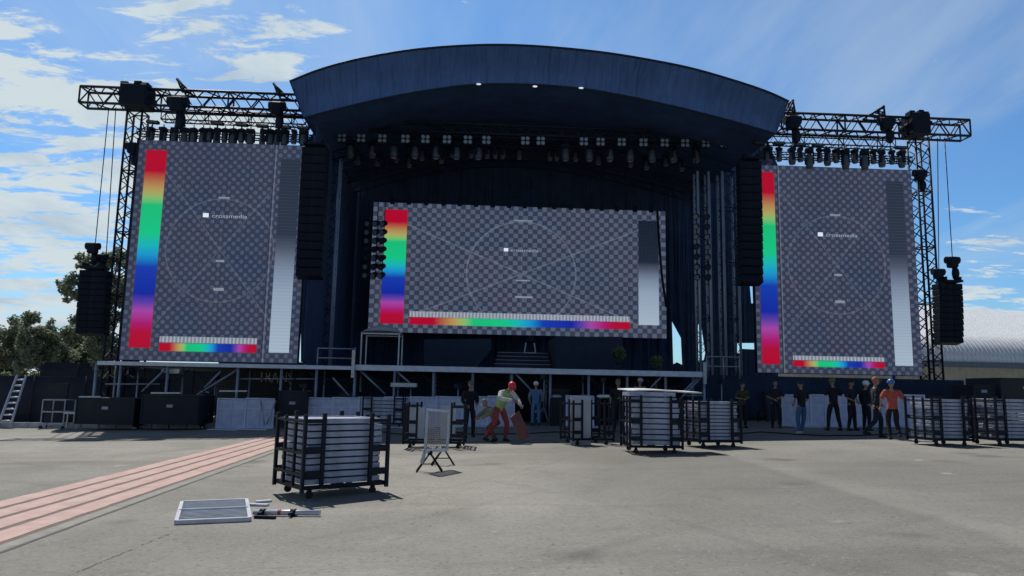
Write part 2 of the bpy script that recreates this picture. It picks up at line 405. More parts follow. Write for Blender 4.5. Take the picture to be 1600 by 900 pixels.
for (a, c) in (((258, 577), (222, 612)), ((372, 577), (300, 622)), ((562, 578), (602, 616)), ((620, 580), (645, 603)), ((803, 581), (832, 612)),
               ((1038, 583), (1016, 607)), ((1099, 586), (1062, 624)), ((345, 580), (320, 606)), ((1090, 590), (1066, 614)), ((520, 590), (545, 618))):
    child(MB().tube([S(*a, 33.2), S(*c, 33.2)], .05, 6), 'brace', alu2, deck)
for (a, c) in (((375, 592), (495, 592)), ((165, 600), (250, 600)), ((1070, 618), (1100, 618))):
    child(MB().tube([S(*a, 33.3), S(*c, 33.3)], .035, 6), 'ledger', alu2, deck)
# guard rails on the deck
def guardrail(pxs, ytop, ymid, Yp, label, post_bottom=None):
    P0 = S(pxs[0], ytop, Yp); r = empty('guard_rail', (P0.x, Yp, Z_D), label=label, cat='railing', group='tube guard rails on the stage edge')
    for px in pxs:
        T = S(px, ytop, Yp); child(MB().tube([(T.x, Yp, Z_D-.2), T], .035, 6), 'post', alu2, r)
    for yy in (ytop+1, ymid):
        a = S(pxs[0], yy, Yp); c = S(pxs[-1], yy, Yp); child(MB().tube([a, (c.x, c.y, a.z)], .03, 6), 'rail', alu2, r)
guardrail((497, 555), 543, 559, 33.4, 'grey tube guard rail on the deck left of the small tent frame')
guardrail((1104, 1130, 1155), 556, 572, 34.2, 'grey tube guard rail right of the stage deck beside the right screen')
b = MB()
for px, y0, y1 in ((552, 547, 590), (1101, 566, 600)):
    A, Bq = S(px, y0, 32.85), S(px, y1, 32.85)
    r = MB().box(((A.x+Bq.x)/2, 32.85, (A.z+Bq.z)/2), (.14, .10, A.z-Bq.z)).build('corner_post', alu, None, org=(A.x, 32.85, Bq.z))
    tag(r, 'pale upright post clamped to the %s end of the main deck edge' % ('left' if px < 800 else 'right'), 'post', 'corner posts of the stage deck')

# small tent frame on deck
t0, t1 = S(563, 572, 34.2), S(622, 572, 34.2); TL_, TR_ = S(563, 519, 34.2), S(622, 521, 34.2)
r = empty('tent_frame', (t0.x, 34.2, Z_D), label='small white gazebo with a pale rounded cover standing on the left of the deck', cat='gazebo')
dpt = 1.6
for x in (t0.x, t1.x):
    for y in (34.2, 34.2+dpt): child(MB().bar((x, y, Z_D-.05), (x, y, TL_.z), .06), 'leg', alu, r)
for y in (34.2, 34.2+dpt): child(MB().bar((t0.x, y, TL_.z-.05), (t1.x, y, TL_.z-.05), .06), 'rail', alu, r)
b = MB(); cx_, cy_ = (t0.x+t1.x)/2, 34.2+dpt/2
def tf(u, v):
    x = t0.x-.05+(t1.x-t0.x+.1)*u; y = 34.15+(dpt+.1)*v
    return (x, y, TL_.z+.42*(sin(pi*u)**.6)*(sin(pi*min(max(v, .02), .98))**.5))
b.grid(tf, 16, 12); child(b, 'canopy', mat('pale tent fabric', (.50, .53, .60), .7, 0, .1, 3), r)

# risers and steps on the stage
def prism(px_poly, Y0, Y1, name, m, label, cat, group=None):
    pts = [S(x, y, Y0) for x, y in px_poly]; n = len(pts); b = MB()
    zmin = min(p.z for p in pts); org = Vector((sum(p.x for p in pts)/n, Y0, zmin))
    b.v = [Vector(p) for p in pts]+[Vector((p.x, Y1, p.z)) for p in pts]
    b.face(list(range(n))[::-1]); b.face([i+n for i in range(n)])
    for i in range(n): b.face((i, (i+1) % n, (i+1) % n+n, i+n))
    o = b.build(name, m, None, org=org, bevel=.01)
    if label: tag(o, label, cat, group)
    return o
prism(((662, 572), (662, 530), (768, 529), (768, 545), (745, 574)), 37, 40.8, 'stage_riser', riser, 'wide navy covered riser left of the stage steps below the centre screen', 'riser', 'covered risers on the stage')
prism(((868, 577), (868, 526), (973, 526), (973, 579), (885, 579)), 37, 40.8, 'stage_riser', riser, 'wide navy covered riser right of the stage steps below the centre screen', 'riser', 'covered risers on the stage')
sr = empty('stage_steps', (2, 38, Z_D), label='wide dark steps rising between the two navy risers', cat='steps')
for i in range(5):
    a, c = S(770+i*2, 573-i*8, 38+i*.4), S(864-i*2, 575-i*8, 38+i*.4); zt = Z_D+.22*(i+1)
    child(MB().box(((a.x+c.x)/2, 39+i*.2+.5, zt/2+Z_D/2), (c.x-a.x, 3-i*.4, zt-Z_D)), 'step', mat('step carpet', (.022, .034, .062), .8), sr, .01)
    child(MB().box(((a.x+c.x)/2, 39+i*.4-1.02, zt-.02), (c.x-a.x, .03, .03)), 'nosing', alu2, sr)

# ------------------------------------------------------------------ LED screens
def led_mat(name, rb, hb, gbx, circ, cells, es, lo, hi, diag, seam=None):
    m = bpy.data.materials.new(name); m.use_nodes = True; t = m.node_tree; t.nodes.clear()
    n_, m_, noi, ss, mix = nodes_for(t)
    uvn = n_('ShaderNodeUVMap'); uvn.uv_map = 'UVMap'; s = n_('ShaderNodeSeparateXYZ'); t.links.new(uvn.outputs[0], s.inputs[0]); u, v = s.outputs[0], s.outputs[1]
    def rect(a, b, c, d, e=.0018):
        return m_('MULTIPLY', m_('MULTIPLY', ss(u, a-e, a+e), ss(u, b-e, b+e, 1, 0)), m_('MULTIPLY', ss(v, c-e, c+e), ss(v, d-e, d+e, 1, 0)))
    # rounded, slightly soft checks like the photographed panels
    cu = m_('SINE', m_('MULTIPLY', u, pi*cells[0])); cv = m_('SINE', m_('MULTIPLY', v, pi*cells[1]))
    chk = ss(m_('MULTIPLY', cu, cv), -.06 if cells[0] > 40 else .0, .14 if cells[0] > 40 else .40)
    blot = noi(uvn.outputs[0], 3.2, 3, .5); cab = n_('ShaderNodeTexVoronoi'); 
    snapv = n_('ShaderNodeVectorMath', operation='SNAP'); t.links.new(uvn.outputs[0], snapv.inputs[0]); snapv.inputs[1].default_value = (1/14 if cells[0] > 40 else 1/7, 1/9, 1)
    wn = n_('ShaderNodeTexWhiteNoise', noise_dimensions='2D'); t.links.new(snapv.outputs[0], wn.inputs['Vector'])
    tone = mix(ss(wn.outputs['Value'], 0, 1), lo, tuple(q*k for q, k in zip(lo, (1.15, .97, .93))))
    base = mix(m_('MULTIPLY', chk, 1.0), tone, hi)
    base = mix(ss(blot, .35, .7), base, mix(1.0, base, (.80, .90, .98), 'MULTIPLY'))
    fm = m_('MAXIMUM', ss(m_('SINE', m_('MULTIPLY', u, 2*pi*(14 if cells[0] > 40 else 8))), .975, 1), ss(m_('SINE', m_('MULTIPLY', v, 2*pi*9)), .985, 1))
    base = mix(m_('MULTIPLY', fm, .28), base, (.015, .018, .035))
    # thin construction lines
    cx, cy, rx, ry = circ
    du = m_('DIVIDE', m_('SUBTRACT', u, cx), rx); dv = m_('DIVIDE', m_('SUBTRACT', v, cy), ry)
    rad = m_('SQRT', m_('ADD', m_('MULTIPLY', du, du), m_('MULTIPLY', dv, dv)))
    ring = ss(m_('ABSOLUTE', m_('SUBTRACT', rad, 1)), .006, .022, 1, 0)
    def lin(a, b_, c, lim):     # |a*du + b*dv| < c inside radius lim
        q = m_('ABSOLUTE', m_('ADD', m_('MULTIPLY', du, a), m_('MULTIPLY', dv, b_)))
        return m_('MULTIPLY', ss(q, c*.3, c, 1, 0), m_('MULTIPLY', ss(m_('ABSOLUTE', du), lim[0], lim[0]*1.01, 1, 0), ss(m_('ABSOLUTE', dv), lim[1], lim[1]*1.01, 1, 0)))
    lines = m_('MAXIMUM', ring, lin(diag[0], diag[1], .02, diag[2])); lines = m_('MAXIMUM', lines, lin(diag[0], -diag[1], .02, diag[2]))
    lines = m_('MAXIMUM', lines, m_('MULTIPLY', lin(1, 0, .012, (9, 1.15)), .45)); lines = m_('MAXIMUM', lines, m_('MULTIPLY', lin(0, 1, .012, (9, 9)), .45))
    base = mix(m_('MULTIPLY', lines, .17 if cells[0] > 40 else .11), base, (.36, .42, .50))
    # small smudges of lettering too small to read
    for (a, b_, c, d) in ((cx-.018, cx+.03, cy-.055, cy-.045), (cx-.02, cx+.04, cy-.185, cy-.172), (cx-.03, cx+.035, cy+.42*ry/.41-.004, cy+.42*ry/.41+.004)):
        base = mix(m_('MULTIPLY', rect(a, b_, c, d), .5), base, (.42, .50, .56))
    def ramp(fac):
        r = n_('ShaderNodeValToRGB'); e = r.color_ramp.elements
        stops = ((0, (.43, .002, .025)), (.11, (.43, .002, .025)), (.15, (.42, .12, .06)), (.185, (.45, .26, .09)), (.22, (.42, .38, .12)), (.25, (.22, .50, .16)), (.285, (.01, .52, .19)), (.43, (.008, .56, .24)),
                 (.49, (.01, .46, .50)), (.54, (.01, .30, .62)), (.60, (.008, .045, .42)), (.735, (.006, .022, .34)), (.78, (.11, .05, .38)), (.82, (.36, .06, .37)), (.88, (.40, .01, .16)), (.92, (.42, .004, .04)), (1, (.43, .002, .025)))
        while len(e) < len(stops): e.new(.5)
        for i, (p, c) in enumerate(stops): e[i].position = p; e[i].color = (*c, 1)
        t.links.new(fac, r.inputs[0]); return r.outputs[0]
    wob = m_('MULTIPLY', m_('SUBTRACT', noi(uvn.outputs[0], 60, 3, .8), .5), .02)
    a, b_, c, d = rb; fv = m_('ADD', ss(v, 0, 1), 0); fv = m_('DIVIDE', m_('SUBTRACT', d, v), d-c)
    halo = rect(a-.008, b_+.008, c-.004, d+.004, .008); base = mix(m_('MULTIPLY', halo, .45), base, (.09, .05, .05))
    base = mix(rect(a, b_, c, d), base, ramp(m_('ADD', fv, wob)))
    a, b_, c, d = hb; fu = m_('DIVIDE', m_('SUBTRACT', u, a), b_-a)
    comb_ = m_('ADD', .45, m_('MULTIPLY', ss(m_('SINE', m_('MULTIPLY', u, 560 if cells[0] > 40 else 300)), -.2, .5), .45))
    base = mix(m_('MULTIPLY', rect(a, b_, d+.002, d+(d-c)*.8), comb_), base, (.40, .45, .52))
    base = mix(rect(a, b_, c, d, .004), base, ramp(m_('ADD', fu, wob)))
    a, b_, c, d = gbx; gv = m_('DIVIDE', m_('SUBTRACT', v, c), d-c)
    gr = n_('ShaderNodeValToRGB'); e = gr.color_ramp.elements
    st = ((0, (.40, .50, .62)), (.30, (.30, .38, .50)), (.42, (.20, .26, .36)), (.53, (.075, .09, .14)), (.60, (.008, .014, .026) if cells[0] > 40 else (.022, .033, .06)), (1, (.003, .008, .018) if cells[0] > 40 else (.018, .028, .048)))
    while len(e) < len(st): e.new(.5)
    for i, (p, q) in enumerate(st): e[i].position = p; e[i].color = (*q, 1)
    t.links.new(m_('ADD', gv, wob), gr.inputs[0])
    gl = m_('MAXIMUM', ss(m_('SINE', m_('MULTIPLY', v, 420)), .7, 1), ss(m_('SINE', m_('MULTIPLY', u, 900 if cells[0] < 40 else 1300)), .75, 1))
    gcol = mix(m_('MULTIPLY', gl, .22), gr.outputs[0], (.10, .13, .20)); base = mix(rect(a, b_, c, d), base, gcol)
    if seam:
        base = mix(m_('MULTIPLY', rect(seam-.002, seam+.002, 0, 1, .001), .75), base, (.01, .015, .03))
        base = mix(m_('MULTIPLY', rect(seam+.004, seam+.012, 0, 1, .002), .25), base, (.3, .34, .42))
    em = n_('ShaderNodeEmission'); t.links.new(base, em.inputs[0]); em.inputs[1].default_value = es
    df = n_('ShaderNodeBsdfPrincipled'); df.inputs['Base Color'].default_value = (.008, .009, .012, 1); df.inputs['Roughness'].default_value = .7; df.inputs['Specular IOR Level'].default_value = .15
    ad = n_('ShaderNodeAddShader'); t.links.new(em.outputs[0], ad.inputs[0]); t.links.new(df.outputs[0], ad.inputs[1])
    o = n_('ShaderNodeOutputMaterial'); t.links.new(ad.outputs[0], o.inputs[0]); return m
def text_mesh(s, size, ext=.01):
    cu = bpy.data.curves.new('t', 'FONT'); cu.body = s; cu.size = size; cu.extrude = ext; cu.align_x = 'LEFT'
    o = bpy.data.objects.new('t', cu); C.objects.link(o); bpy.context.view_layer.update()
    me = bpy.data.meshes.new_from_object(o.evaluated_get(bpy.context.evaluated_depsgraph_get())); bpy.data.objects.remove(o); return me
glow = mat('lit white screen lettering', (.1, .1, .1), .6, emit=(.36, .44, .54), es=.8)
def screen(x0, x1, z0, z1, Yp, m, label, word, wpx, notch=0):
    r = empty('led_screen', (x0, Yp, z0), label=label, cat='video screen', group='test pattern video screens')
    child(MB().box(((x0+x1)/2, Yp+.17, (z0+z1)/2), (x1-x0, .28, z1-z0)), 'cabinet_wall', black, r)
    b = MB(); b.quad((x0+.02, Yp, z0+.02), (x1-.02, Yp, z0+.02), (x1-.02, Yp, z1-.02), (x0+.02, Yp, z1-.02)); o = child(b, 'display', m, r)
    uv = o.data.uv_layers.new(name='UVMap')
    for i, q in enumerate(((0, 0), (1, 0), (1, 1), (0, 1))): uv.data[i].uv = q
    P = S(*wpx, Yp-.03); me = text_mesh(word, .36, .004); me.materials.append(glow)
    tx = bpy.data.objects.new('screen_lettering', me); C.objects.link(tx); tx.parent = r; tx.rotation_euler = (pi/2, 0, 0); tx.scale = (1.0, .72, 1); tx.location = Vector((P.x+.38, Yp-.02, P.z-.1))-Vector(r.location)
    child(MB().box((P.x+.1, Yp-.02, P.z), (.26, .012, .2)), 'screen_logo', mat('lit screen logo', (.1, .1, .1), .6, emit=(.75, .86, .95), es=.95), r)
    return r
lo, hi = (.036, .045, .084), (.094, .118, .168)
lm = led_mat('left test pattern', (.045, .165, .055, .955), (.215, .765, .042, .078), (.835, .95, .045, .935), (.515, .50, .31, .31*8/10.5), (38, 50), 1.0, lo, (.074, .098, .155), (1, .75, (1.25, 1.55)), .795)
cm = led_mat('centre test pattern', (.038, .115, .065, .945), (.135, .875, .062, .118), (.905, .975, .10, .92), (.505, .47, .185, .41), (61, 28), 1.0, lo, hi, (.42, 1, (2.2, 1.0)))
rm = led_mat('right test pattern', (.030, .135, .04, .965), (.215, .77, .032, .06), (.835, .945, .045, .94), (.505, .52, .30, .30*8.3/10.5), (38, 50), 1.0, lo, (.084, .104, .158), (1, .75, (1.25, 1.55)), .155)
screen(-16.07, -8.05, 2.57, 13.0, 34.0, lm, 'tall left video screen with rainbow bar on its left side and trusses above it', 'crossmedia', (318, 336))
screen(13.95, 22.35, 2.62, 13.2, 35.0, rm, 'tall right video screen with rainbow bar beside the black speaker hang', 'crossmedia', (1279, 366))
cs_ = screen(-6.08, 11.38, 4.70, 12.40, 42.0, cm, 'wide centre video screen with test circle hanging at the back of the stage', 'crossmedia', (788, 390))
for px in (613, 639, 666, 693, 718, 744, 770, 795, 820, 843, 866, 892, 917, 940, 964, 992, 1017):
    P = S(px, 322, 41.95); child(MB().box((P.x, 41.9, 12.44), (.26, .12, .36)), 'hanging_bracket', black, cs_, .03)
    child(MB().tube([(P.x, 41.95, 12.6), (P.x, 41.95, 14.2)], .02, 5), 'hanging_chain', rig, cs_)
child(MB().tube([(-16.1, 33.93, 2.5), (-16.1, 33.93, 13.05)], .04, 6), 'edge_profile', rig, bpy.data.objects['led_screen'])

# ------------------------------------------------------------------ arched roof
up = [(452, 127), (500, 108), (560, 92), (640, 78), (720, 71), (790, 69.5), (860, 73), (940, 81), (1010, 92), (1080, 106), (1150, 126), (1200, 143), (1233, 158)]
dn = [(474, 184), (515, 173), (560, 162), (620, 149), (700, 136), (760, 131), (840, 132), (900, 137), (960, 146), (1050, 165), (1130, 185), (1180, 199), (1213, 209)]
YU, YL = 32.0, 33.3
def curve(pts, Yp, n=96):
    P = [S(x, y, Yp) for x, y in pts]; out = []
    seg = [0]
    for a, c in zip(P, P[1:]): seg.append(seg[-1]+(c-a).length)
    for i in range(n+1):
        s = seg[-1]*i/n; k = 0
        while k < len(P)-2 and seg[k+1] < s: k += 1
        f = (s-seg[k])/(seg[k+1]-seg[k]); p0, p1, p2, p3 = P[max(k-1, 0)], P[k], P[k+1], P[min(k+2, len(P)-1)]
        q = .5*((2*p1)+(p2-p0)*f+(2*p0-5*p1+4*p2-p3)*f*f+(3*p1-p0-3*p2+p3)*f**3); out.append(q)
    return out
CU, CD = curve(up, YU), curve(dn, YL)
roof = empty('stage_roof', (2.5, 33, 14), label='huge arched dark blue stage roof with a deep curved front valance', cat='stage roof')
b = MB(); NV = 16
def fas(u, v):
    i = min(int(u*96+.5), 96); a, c = CU[i], CD[i]; p = a.lerp(c, v); bulge = .28*sin(pi*v)
    # creases in the stretched vinyl
    cr = .03*sin(u*210+v*7)*max(0, sin(u*9+1))*sin(pi*v)+.05*sin(u*23)*sin(pi*v)+.02*sin((u*60-v*9))*max(0, sin(u*6.3+4))
    return (p.x, p.y+bulge+cr, p.z)
def nearest(u): return u
b.grid(fas, 96, NV); child(b, 'valance', vinyl, roof)
b = MB(); b.tube([p+Vector((0, .03, .0)) for p in CU], .05, 6); child(b, 'edge_tube', rig, roof)
b = MB(); b.tube([p+Vector((0, 0, -.02)) for p in CD], .05, 6); child(b, 'edge_tube', rig, roof)
b = MB(); b.grid(lambda u, v: (CU[int(u*96+.5)].x, YU+14.5*v, CU[int(u*96+.5)].z+.04-.6*v), 96, 4); child(b, 'roof_skin', mat('roof membrane', (.05, .07, .11), .6), roof)
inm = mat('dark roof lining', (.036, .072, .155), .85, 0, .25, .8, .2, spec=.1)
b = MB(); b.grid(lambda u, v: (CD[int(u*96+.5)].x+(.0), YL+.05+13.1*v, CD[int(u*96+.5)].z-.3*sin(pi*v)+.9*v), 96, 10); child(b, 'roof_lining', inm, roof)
# end gussets closing roof sides
for i in (0, 96):
    a, c = CU[i], CD[i]; b = MB()
    b.quad(a, c, (c.x, 46.4, c.z+.6), (a.x, 46.4, a.z-.6)); child(b, 'side_flap', vinyl, roof)
# roof ribs under the lining
for k in range(1, 5):
    yy = 35.2+k*2.4; b = MB(); b.tube([Vector((CD[i].x*.98+.05, yy, CD[i].z-.55-.1*k+.9*(yy-33)/13)) for i in range(2, 95, 4)], .05, 5)
    b.tube([Vector((CD[i].x*.98+.05, yy, CD[i].z-1.0-.1*k+.9*(yy-33)/13)) for i in range(2, 95, 4)], .05, 5)
    for i in range(2, 91, 4):
        p = Vector((CD[i].x*.98+.05, yy, CD[i].z-.55-.1*k+.9*(yy-33)/13)); q = Vector((CD[i+4].x*.98+.05, yy, CD[i+4].z-1.0-.1*k+.9*(yy-33)/13)); b.tube([p, q], .03, 4, False)
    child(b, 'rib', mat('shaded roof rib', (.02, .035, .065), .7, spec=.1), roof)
# three work lamps along the lower edge
for i, (px, py) in enumerate(((748, 131.5), (836, 135), (908, 137.5))):
    P = S(px, py, 33.2); r = MB().ball(P, (.12, .08, .035), 12, 6).build('work_lamp', mat('white work lamp', (.8, .8, .8), .5, emit=(.9, .95, 1), es=.7), None, org=P)
    tag(r, 'small white oval lamp under the roof valance, '+('left', 'middle', 'right')[i]+' one of three', 'lamp', 'small lamps under the roof valance')

# ------------------------------------------------------------------ drapes
def cloth_sheet(name, outline, holes, Yp, label, m=cloth, thick=.04):
    polys = [[S(x, y, Yp) for x, y in outline]]+[[S(x, y, Yp) for x, y in h] for h in holes]
    flat = [p for q in polys for p in q]; tri = tessellate_polygon(polys)
    b = MB(); b.v = [Vector(p) for p in flat]; n = len(flat); b.v += [Vector((p.x, p.y+thick, p.z)) for p in flat]
    for a, c, d in tri: b.face((a, c, d)); b.face((a+n, d+n, c+n))
    return tag(b.build(name, m), label, 'stage cloth', 'black cloths hung round the stage')
cloth_sheet('backdrop', [(505, 190), (540, 172), (600, 150), (700, 133), (790, 128), (900, 134), (1000, 150), (1100, 172), (1160, 190), (1196, 210), (1216, 260), (1216, 645), (470, 640), (470, 230)],
            [[(1050, 502), (1064, 528), (1066, 570), (1058, 566), (1052, 569)], [(1087, 502), (1096, 510), (1102, 552), (1100, 562), (1092, 566), (1088, 545), (1091, 530)],
             [(1171, 440), (1180, 440), (1180, 474), (1174, 474)], [(1152, 536), (1180, 536), (1181, 546), (1160, 545), (1159, 552), (1152, 552)],
             ], 46.3, 'tall black backdrop closing the rear of the stage with slits of sky at its right end', m=ncloth)
# side cloth left
P = S(480, 200, 33.6); b = MB()
b.box((-7.75, 40.0, 8.2), (.05, 12.4, 11.4)); tag(b.build('side_drape', ncloth, None, org=(-7.75, 40, 2.5)), 'black side cloth running back from the left video screen', 'stage cloth', 'black cloths hung round the stage')
# base cloth under the right screen and behind under the deck
b = MB()
def skirt(x0, x1, y, z1, label, name='stage_skirt', th=.06):
    b = MB(); n = max(4, int((x1-x0)*3)); 
    def f(u, v): return (x0+(x1-x0)*u, y+.04*sin(u*n*2.1)+.02*sin(u*n*5), gz(x0+(x1-x0)*u)+(z1-gz(x0+(x1-x0)*u))*v)
    b.grid(f, n*4, 3); g2 = MB()
    o = b.build(name, cloth); so = o.modifiers.new('s', 'SOLIDIFY'); so.thickness = th; return tag(o, label, 'stage cloth', 'black cloths hung round the stage')
skirt(11.2, 24.0, 34.4, 2.45, 'black skirt hung below the right video screen behind the workers')
skirt(-8.2, 11.2, 36.4, 2.34, 'black cloth closing the dark space under the main deck')
MBx = MB().box((18.3, 36.0, 1.35), (11.6, 2.4, 2.2)); tag(MBx.build('screen_base', black, None, org=(18.3, 36, 0)), 'black ballast platform carrying the right video screen', 'platform')

# light legs of the roof seen inside the stage
def tower(px0, px1, ytop, ybot, Yp, label, m=None):
    a, c = S(px0, ytop, Yp), S(px1, ytop, Yp); x = (a.x+c.x)/2; wd = abs(c.x-a.x)
    return truss('roof_tower', (x, Yp, Z_D), (x, Yp, 13.6), wd, wd, label, 'truss tower', m or rig, 1.0, .02, Vector((0, 1, 0)), 'truss legs inside the stage', rc=.07, mc=towm)
towm = mat('grey tower tube', (.34, .42, .58), .5, .2)
tower(519, 533, 240, 450, 38, 'pair of pale tubes forming the left truss leg beside the black left hang')
tower(1087, 1104, 255, 450, 38, 'slim truss leg right of the centre screen, inner of two')
tower(1124, 1146, 250, 450, 38, 'slim truss leg right of the centre screen, nearer the speaker hang')

# ------------------------------------------------------------------ line arrays
def line_array(px0, px1, y0, y1, Yp, n, label, group, face=black, curve_=.25):
    T0, T1, Bt = S(px0, y0, Yp), S(px1, y0, Yp), S(px0, y1, Yp); wd = T1.x-T0.x; h = (T0.z-Bt.z)/n; cx = (T0.x+T1.x)/2
    r = empty('line_array', (cx, Yp, Bt.z), label=label, cat='loudspeakers', group=group)
    child(MB().box((cx, Yp+.1, T0.z+.09), (wd*.8, .7, .1)).box((cx-wd*.3, Yp, T0.z+.2), (.08, .5, .2)).box((cx+wd*.3, Yp, T0.z+.2), (.08, .5, .2)), 'flying_frame', black, r)
    for k in range(n):
        z = T0.z-h*(k+.5); ang = curve_*(k/n)**2; dy = -.0+.9*curve_*(k/n)**2
        Mx = Matrix.Rotation(-ang, 3, 'X'); b = MB(); b.box((cx, Yp+dy+.3, z), (wd, .6, h*.94), M_=Mx)
        o = child(b, 'cabinet', face, r, .02)
        b = MB()
        for s in (-1, 1): b.box(Vector((cx+s*wd*.27, Yp+dy-.01, z)), (wd*.36, .03, h*.66), M_=Mx)
        g = b.build('grille', mat('speaker grille', (.009, .014, .026), .8, 0, .3, 30, spec=.15), o)
    return r
line_array(472, 512, 228, 432, 32.9, 15, 'long black main speaker hang between left screen and stage opening', 'main speaker hangs')
line_array(1156, 1190, 250, 442, 33.2, 15, 'long black main speaker hang beside the rainbow bar of the right screen', 'main speaker hangs')
line_array(124, 168, 421, 522, 34.2, 10, 'short black outer speaker hang in front of the tree at far left', 'outer speaker hangs')
line_array(1467, 1504, 442, 536, 34.6, 10, 'short black outer speaker hang on the far right beside its lattice mast', 'outer speaker hangs')

# ------------------------------------------------------------------ masts and trusses at the sides
mw = .72
mast_l = truss('lattice_mast', (-17.0, 35.6, gz(-17)), (-17.0, 35.6, 14.9), mw, mw, 'dark lattice mast left of the left video screen', 'truss mast', rig, 1.0, .03, Vector((0, 1, 0)), 'lattice masts beside the side screens')
mast_r = truss('lattice_mast', (23.45, 36.0, gz(23)), (23.45, 36.0, 15.2), mw, mw, 'dark lattice mast right of the right video screen', 'truss mast', rig, 1.0, .03, Vector((0, 1, 0)), 'lattice masts beside the side screens')
mast_l2 = truss('lattice_mast', (-16.9, 37.4, gz(-17)), (-16.9, 37.4, 13.0), mw, mw, 'rear lattice mast half hidden behind the left mast', 'truss mast', rig, 1.0, .03, Vector((0, 1, 0)), 'lattice masts beside the side screens')
sleeve_b = MB()
def sleeve(px0, px1, y0, y1, Yp, label):
    a, c = S(px0, y0, Yp), S(px1, y1, Yp); cx, cz = (a.x+c.x)/2, (a.z+c.z)/2; wd, h = c.x-a.x, a.z-c.z
    r = empty('mast_head', (cx, Yp, c.z), label=label, cat='mast head', group='black mast heads')
    b = MB().box((cx, Yp, cz), (wd*.9, 1.15, h*.84)); child(b, 'body', black, r, .05)
    for q1, q2 in ((-.36, .42), (.1, .46), (.34, .40)): child(MB().box((cx+q1*wd, Yp-.2, cz+q2*h), (wd*.26, .5, h*.22)), 'motor_box', black, r, .03)
    for k in range(6):
        ang = k*1.05; child(MB().tube([(cx+wd*.42*cos(ang), Yp-.55, cz+h*.33*sin(ang)), (cx+wd*.42*cos(ang), Yp+.55, cz+h*.33*sin(ang))], .14, 10), 'roller', black, r)
    for s in (-.3, 0, .3): child(MB().tube([(cx+s*wd, Yp, cz+h*.35), (cx+s*wd, Yp, a.z+.08)], .09, 8), 'sheave', black, r)
sleeve(194, 236, 133, 173, 34.9, 'bulky black head block on top of the left lattice mast')
sleeve(1414, 1447, 178, 217, 35.2, 'bulky black head block on top of the right lattice mast')
Yt = 34.9
def htruss(px0, px1, y0a, y0b, y1a, y1b, Yp, label, group, step=1.0, r=.03, dd=.8, m=rig):
    a, c = S(px0, (y0a+y0b)/2, Yp), S(px1, (y1a+y1b)/2, Yp); h = S(px0, y0a, Yp).z-S(px0, y0b, Yp).z; z = (a.z+c.z)/2
    return truss('outrigger_truss', (a.x, Yp, z), (c.x, Yp, z), dd, h, label, 'truss', m, step, r, group=group)
tl = htruss(131, 474, 139, 164, 151, 181, Yt+.3, 'heavy lattice truss reaching left from the roof across the left mast', 'heavy side trusses', 1.25, .035)
trr = htruss(1216, 1508, 182, 207, 189, 215, Yt+.7, 'heavy lattice truss reaching right from the roof across the right mast', 'heavy side trusses', 1.15, .035)
htruss(255, 480, 177, 192, 179, 194, Yt+1.2, 'upper lighting truss above the left screen, under the heavy truss', 'lighting trusses above the side screens', .7, .02, .5)
htruss(216, 488, 207, 215, 209, 217, Yt-.4, 'lower lighting truss directly above the left screen', 'lighting trusses above the side screens', .6, .016, .35)
htruss(1192, 1395, 211, 226, 216, 230, Yt+1.4, 'upper lighting truss above the right screen, under the heavy truss', 'lighting trusses above the side screens', .7, .02, .5)
htruss(1188, 1422, 239, 247, 246, 254, Yt, 'lower lighting truss directly above the right screen', 'lighting trusses above the side screens', .6, .016, .35)
# small upstands on the trusses
for i, (pts, label) in enumerate((((280, 127, 288, 147, 300, 147), 'small lattice upstand leaning on the left heavy truss'), ((430, 134, 436, 152, 448, 152), 'lattice upstand at the roof end of the left heavy truss'),
                    ((1377, 169, 1379, 186, 1352, 184), 'lattice upstand with a round sheave on the right heavy truss'), ((1236, 160, 1240, 182, 1226, 182), 'small upstand beside the right tip of the roof'))):
    x0, y0, x1, y1, x2, y2 = pts; A, Bq, Cq = S(x0, y0, 35.2), S(x1, y1, 35.2), S(x2, y2, 35.2)
    b = MB(); org = Bq.copy()
    for s in (-.25, .25):
        o_ = Vector((0, s, 0)); b.tube([A+o_, Bq+o_], .05, 5); b.tube([A+o_, Cq+o_], .05, 5); b.tube([Bq+o_, Cq+o_], .05, 5)
        for f in (.3, .6, .8): b.tube([A.lerp(Bq, f)+o_, A.lerp(Cq, f-.15)+o_], .035, 4)
        b.tube([A.lerp(Bq, .3)-o_, A.lerp(Bq, .7)+o_], .03, 4)
    b.tube([A+Vector((0, -.25, 0)), A+Vector((0, .25, 0))], .07, 8)
    tag(b.build('truss_upstand', rig, None, org=org), label, 'upstand', 'upstands on the heavy side trusses')
# motors
def hoist(px, py, Yp, label, sz=1, chain_to=None):
    P = S(px, py, Yp); r = empty('chain_hoist', P, label=label, cat='hoist', group='black chain hoists')
    MB().box((0, 0, 0), (.42*sz, .36*sz, .5*sz)).build('body', black, r, bevel=.06*sz); MB().tube([(-.3*sz, 0, .1*sz), (.3*sz, 0, .1*sz)], .17*sz, 10).build('motor', black, r)
    MB().tube([(.02, 0, -.25*sz), (.02, 0, -.75*sz)], .05*sz, 6).build('chain', rig, r); MB().ball((.12*sz, 0, -.5*sz), (.16*sz, .16*sz, .3*sz), 10, 6).build('chain_bag', black, r)
    return r
hoist(278, 164, 34.3, 'fat black hoist hanging on the left heavy truss near its mast', 1.55); hoist(433, 170, 34.3, 'black hoist on the left heavy truss near the roof', 1.3)
hoist(1238, 192, 34.7, 'black hoist on the right heavy truss beside the roof', 1.4); hoist(1385, 194, 34.7, 'black hoist on the right heavy truss near its mast', 1.3)
hoist(145, 388, 34.3, 'hoist above the far left speaker hang', 1.0); hoist(160, 404, 34.6, 'hoist low over the top right of the far left speaker hang', .8)
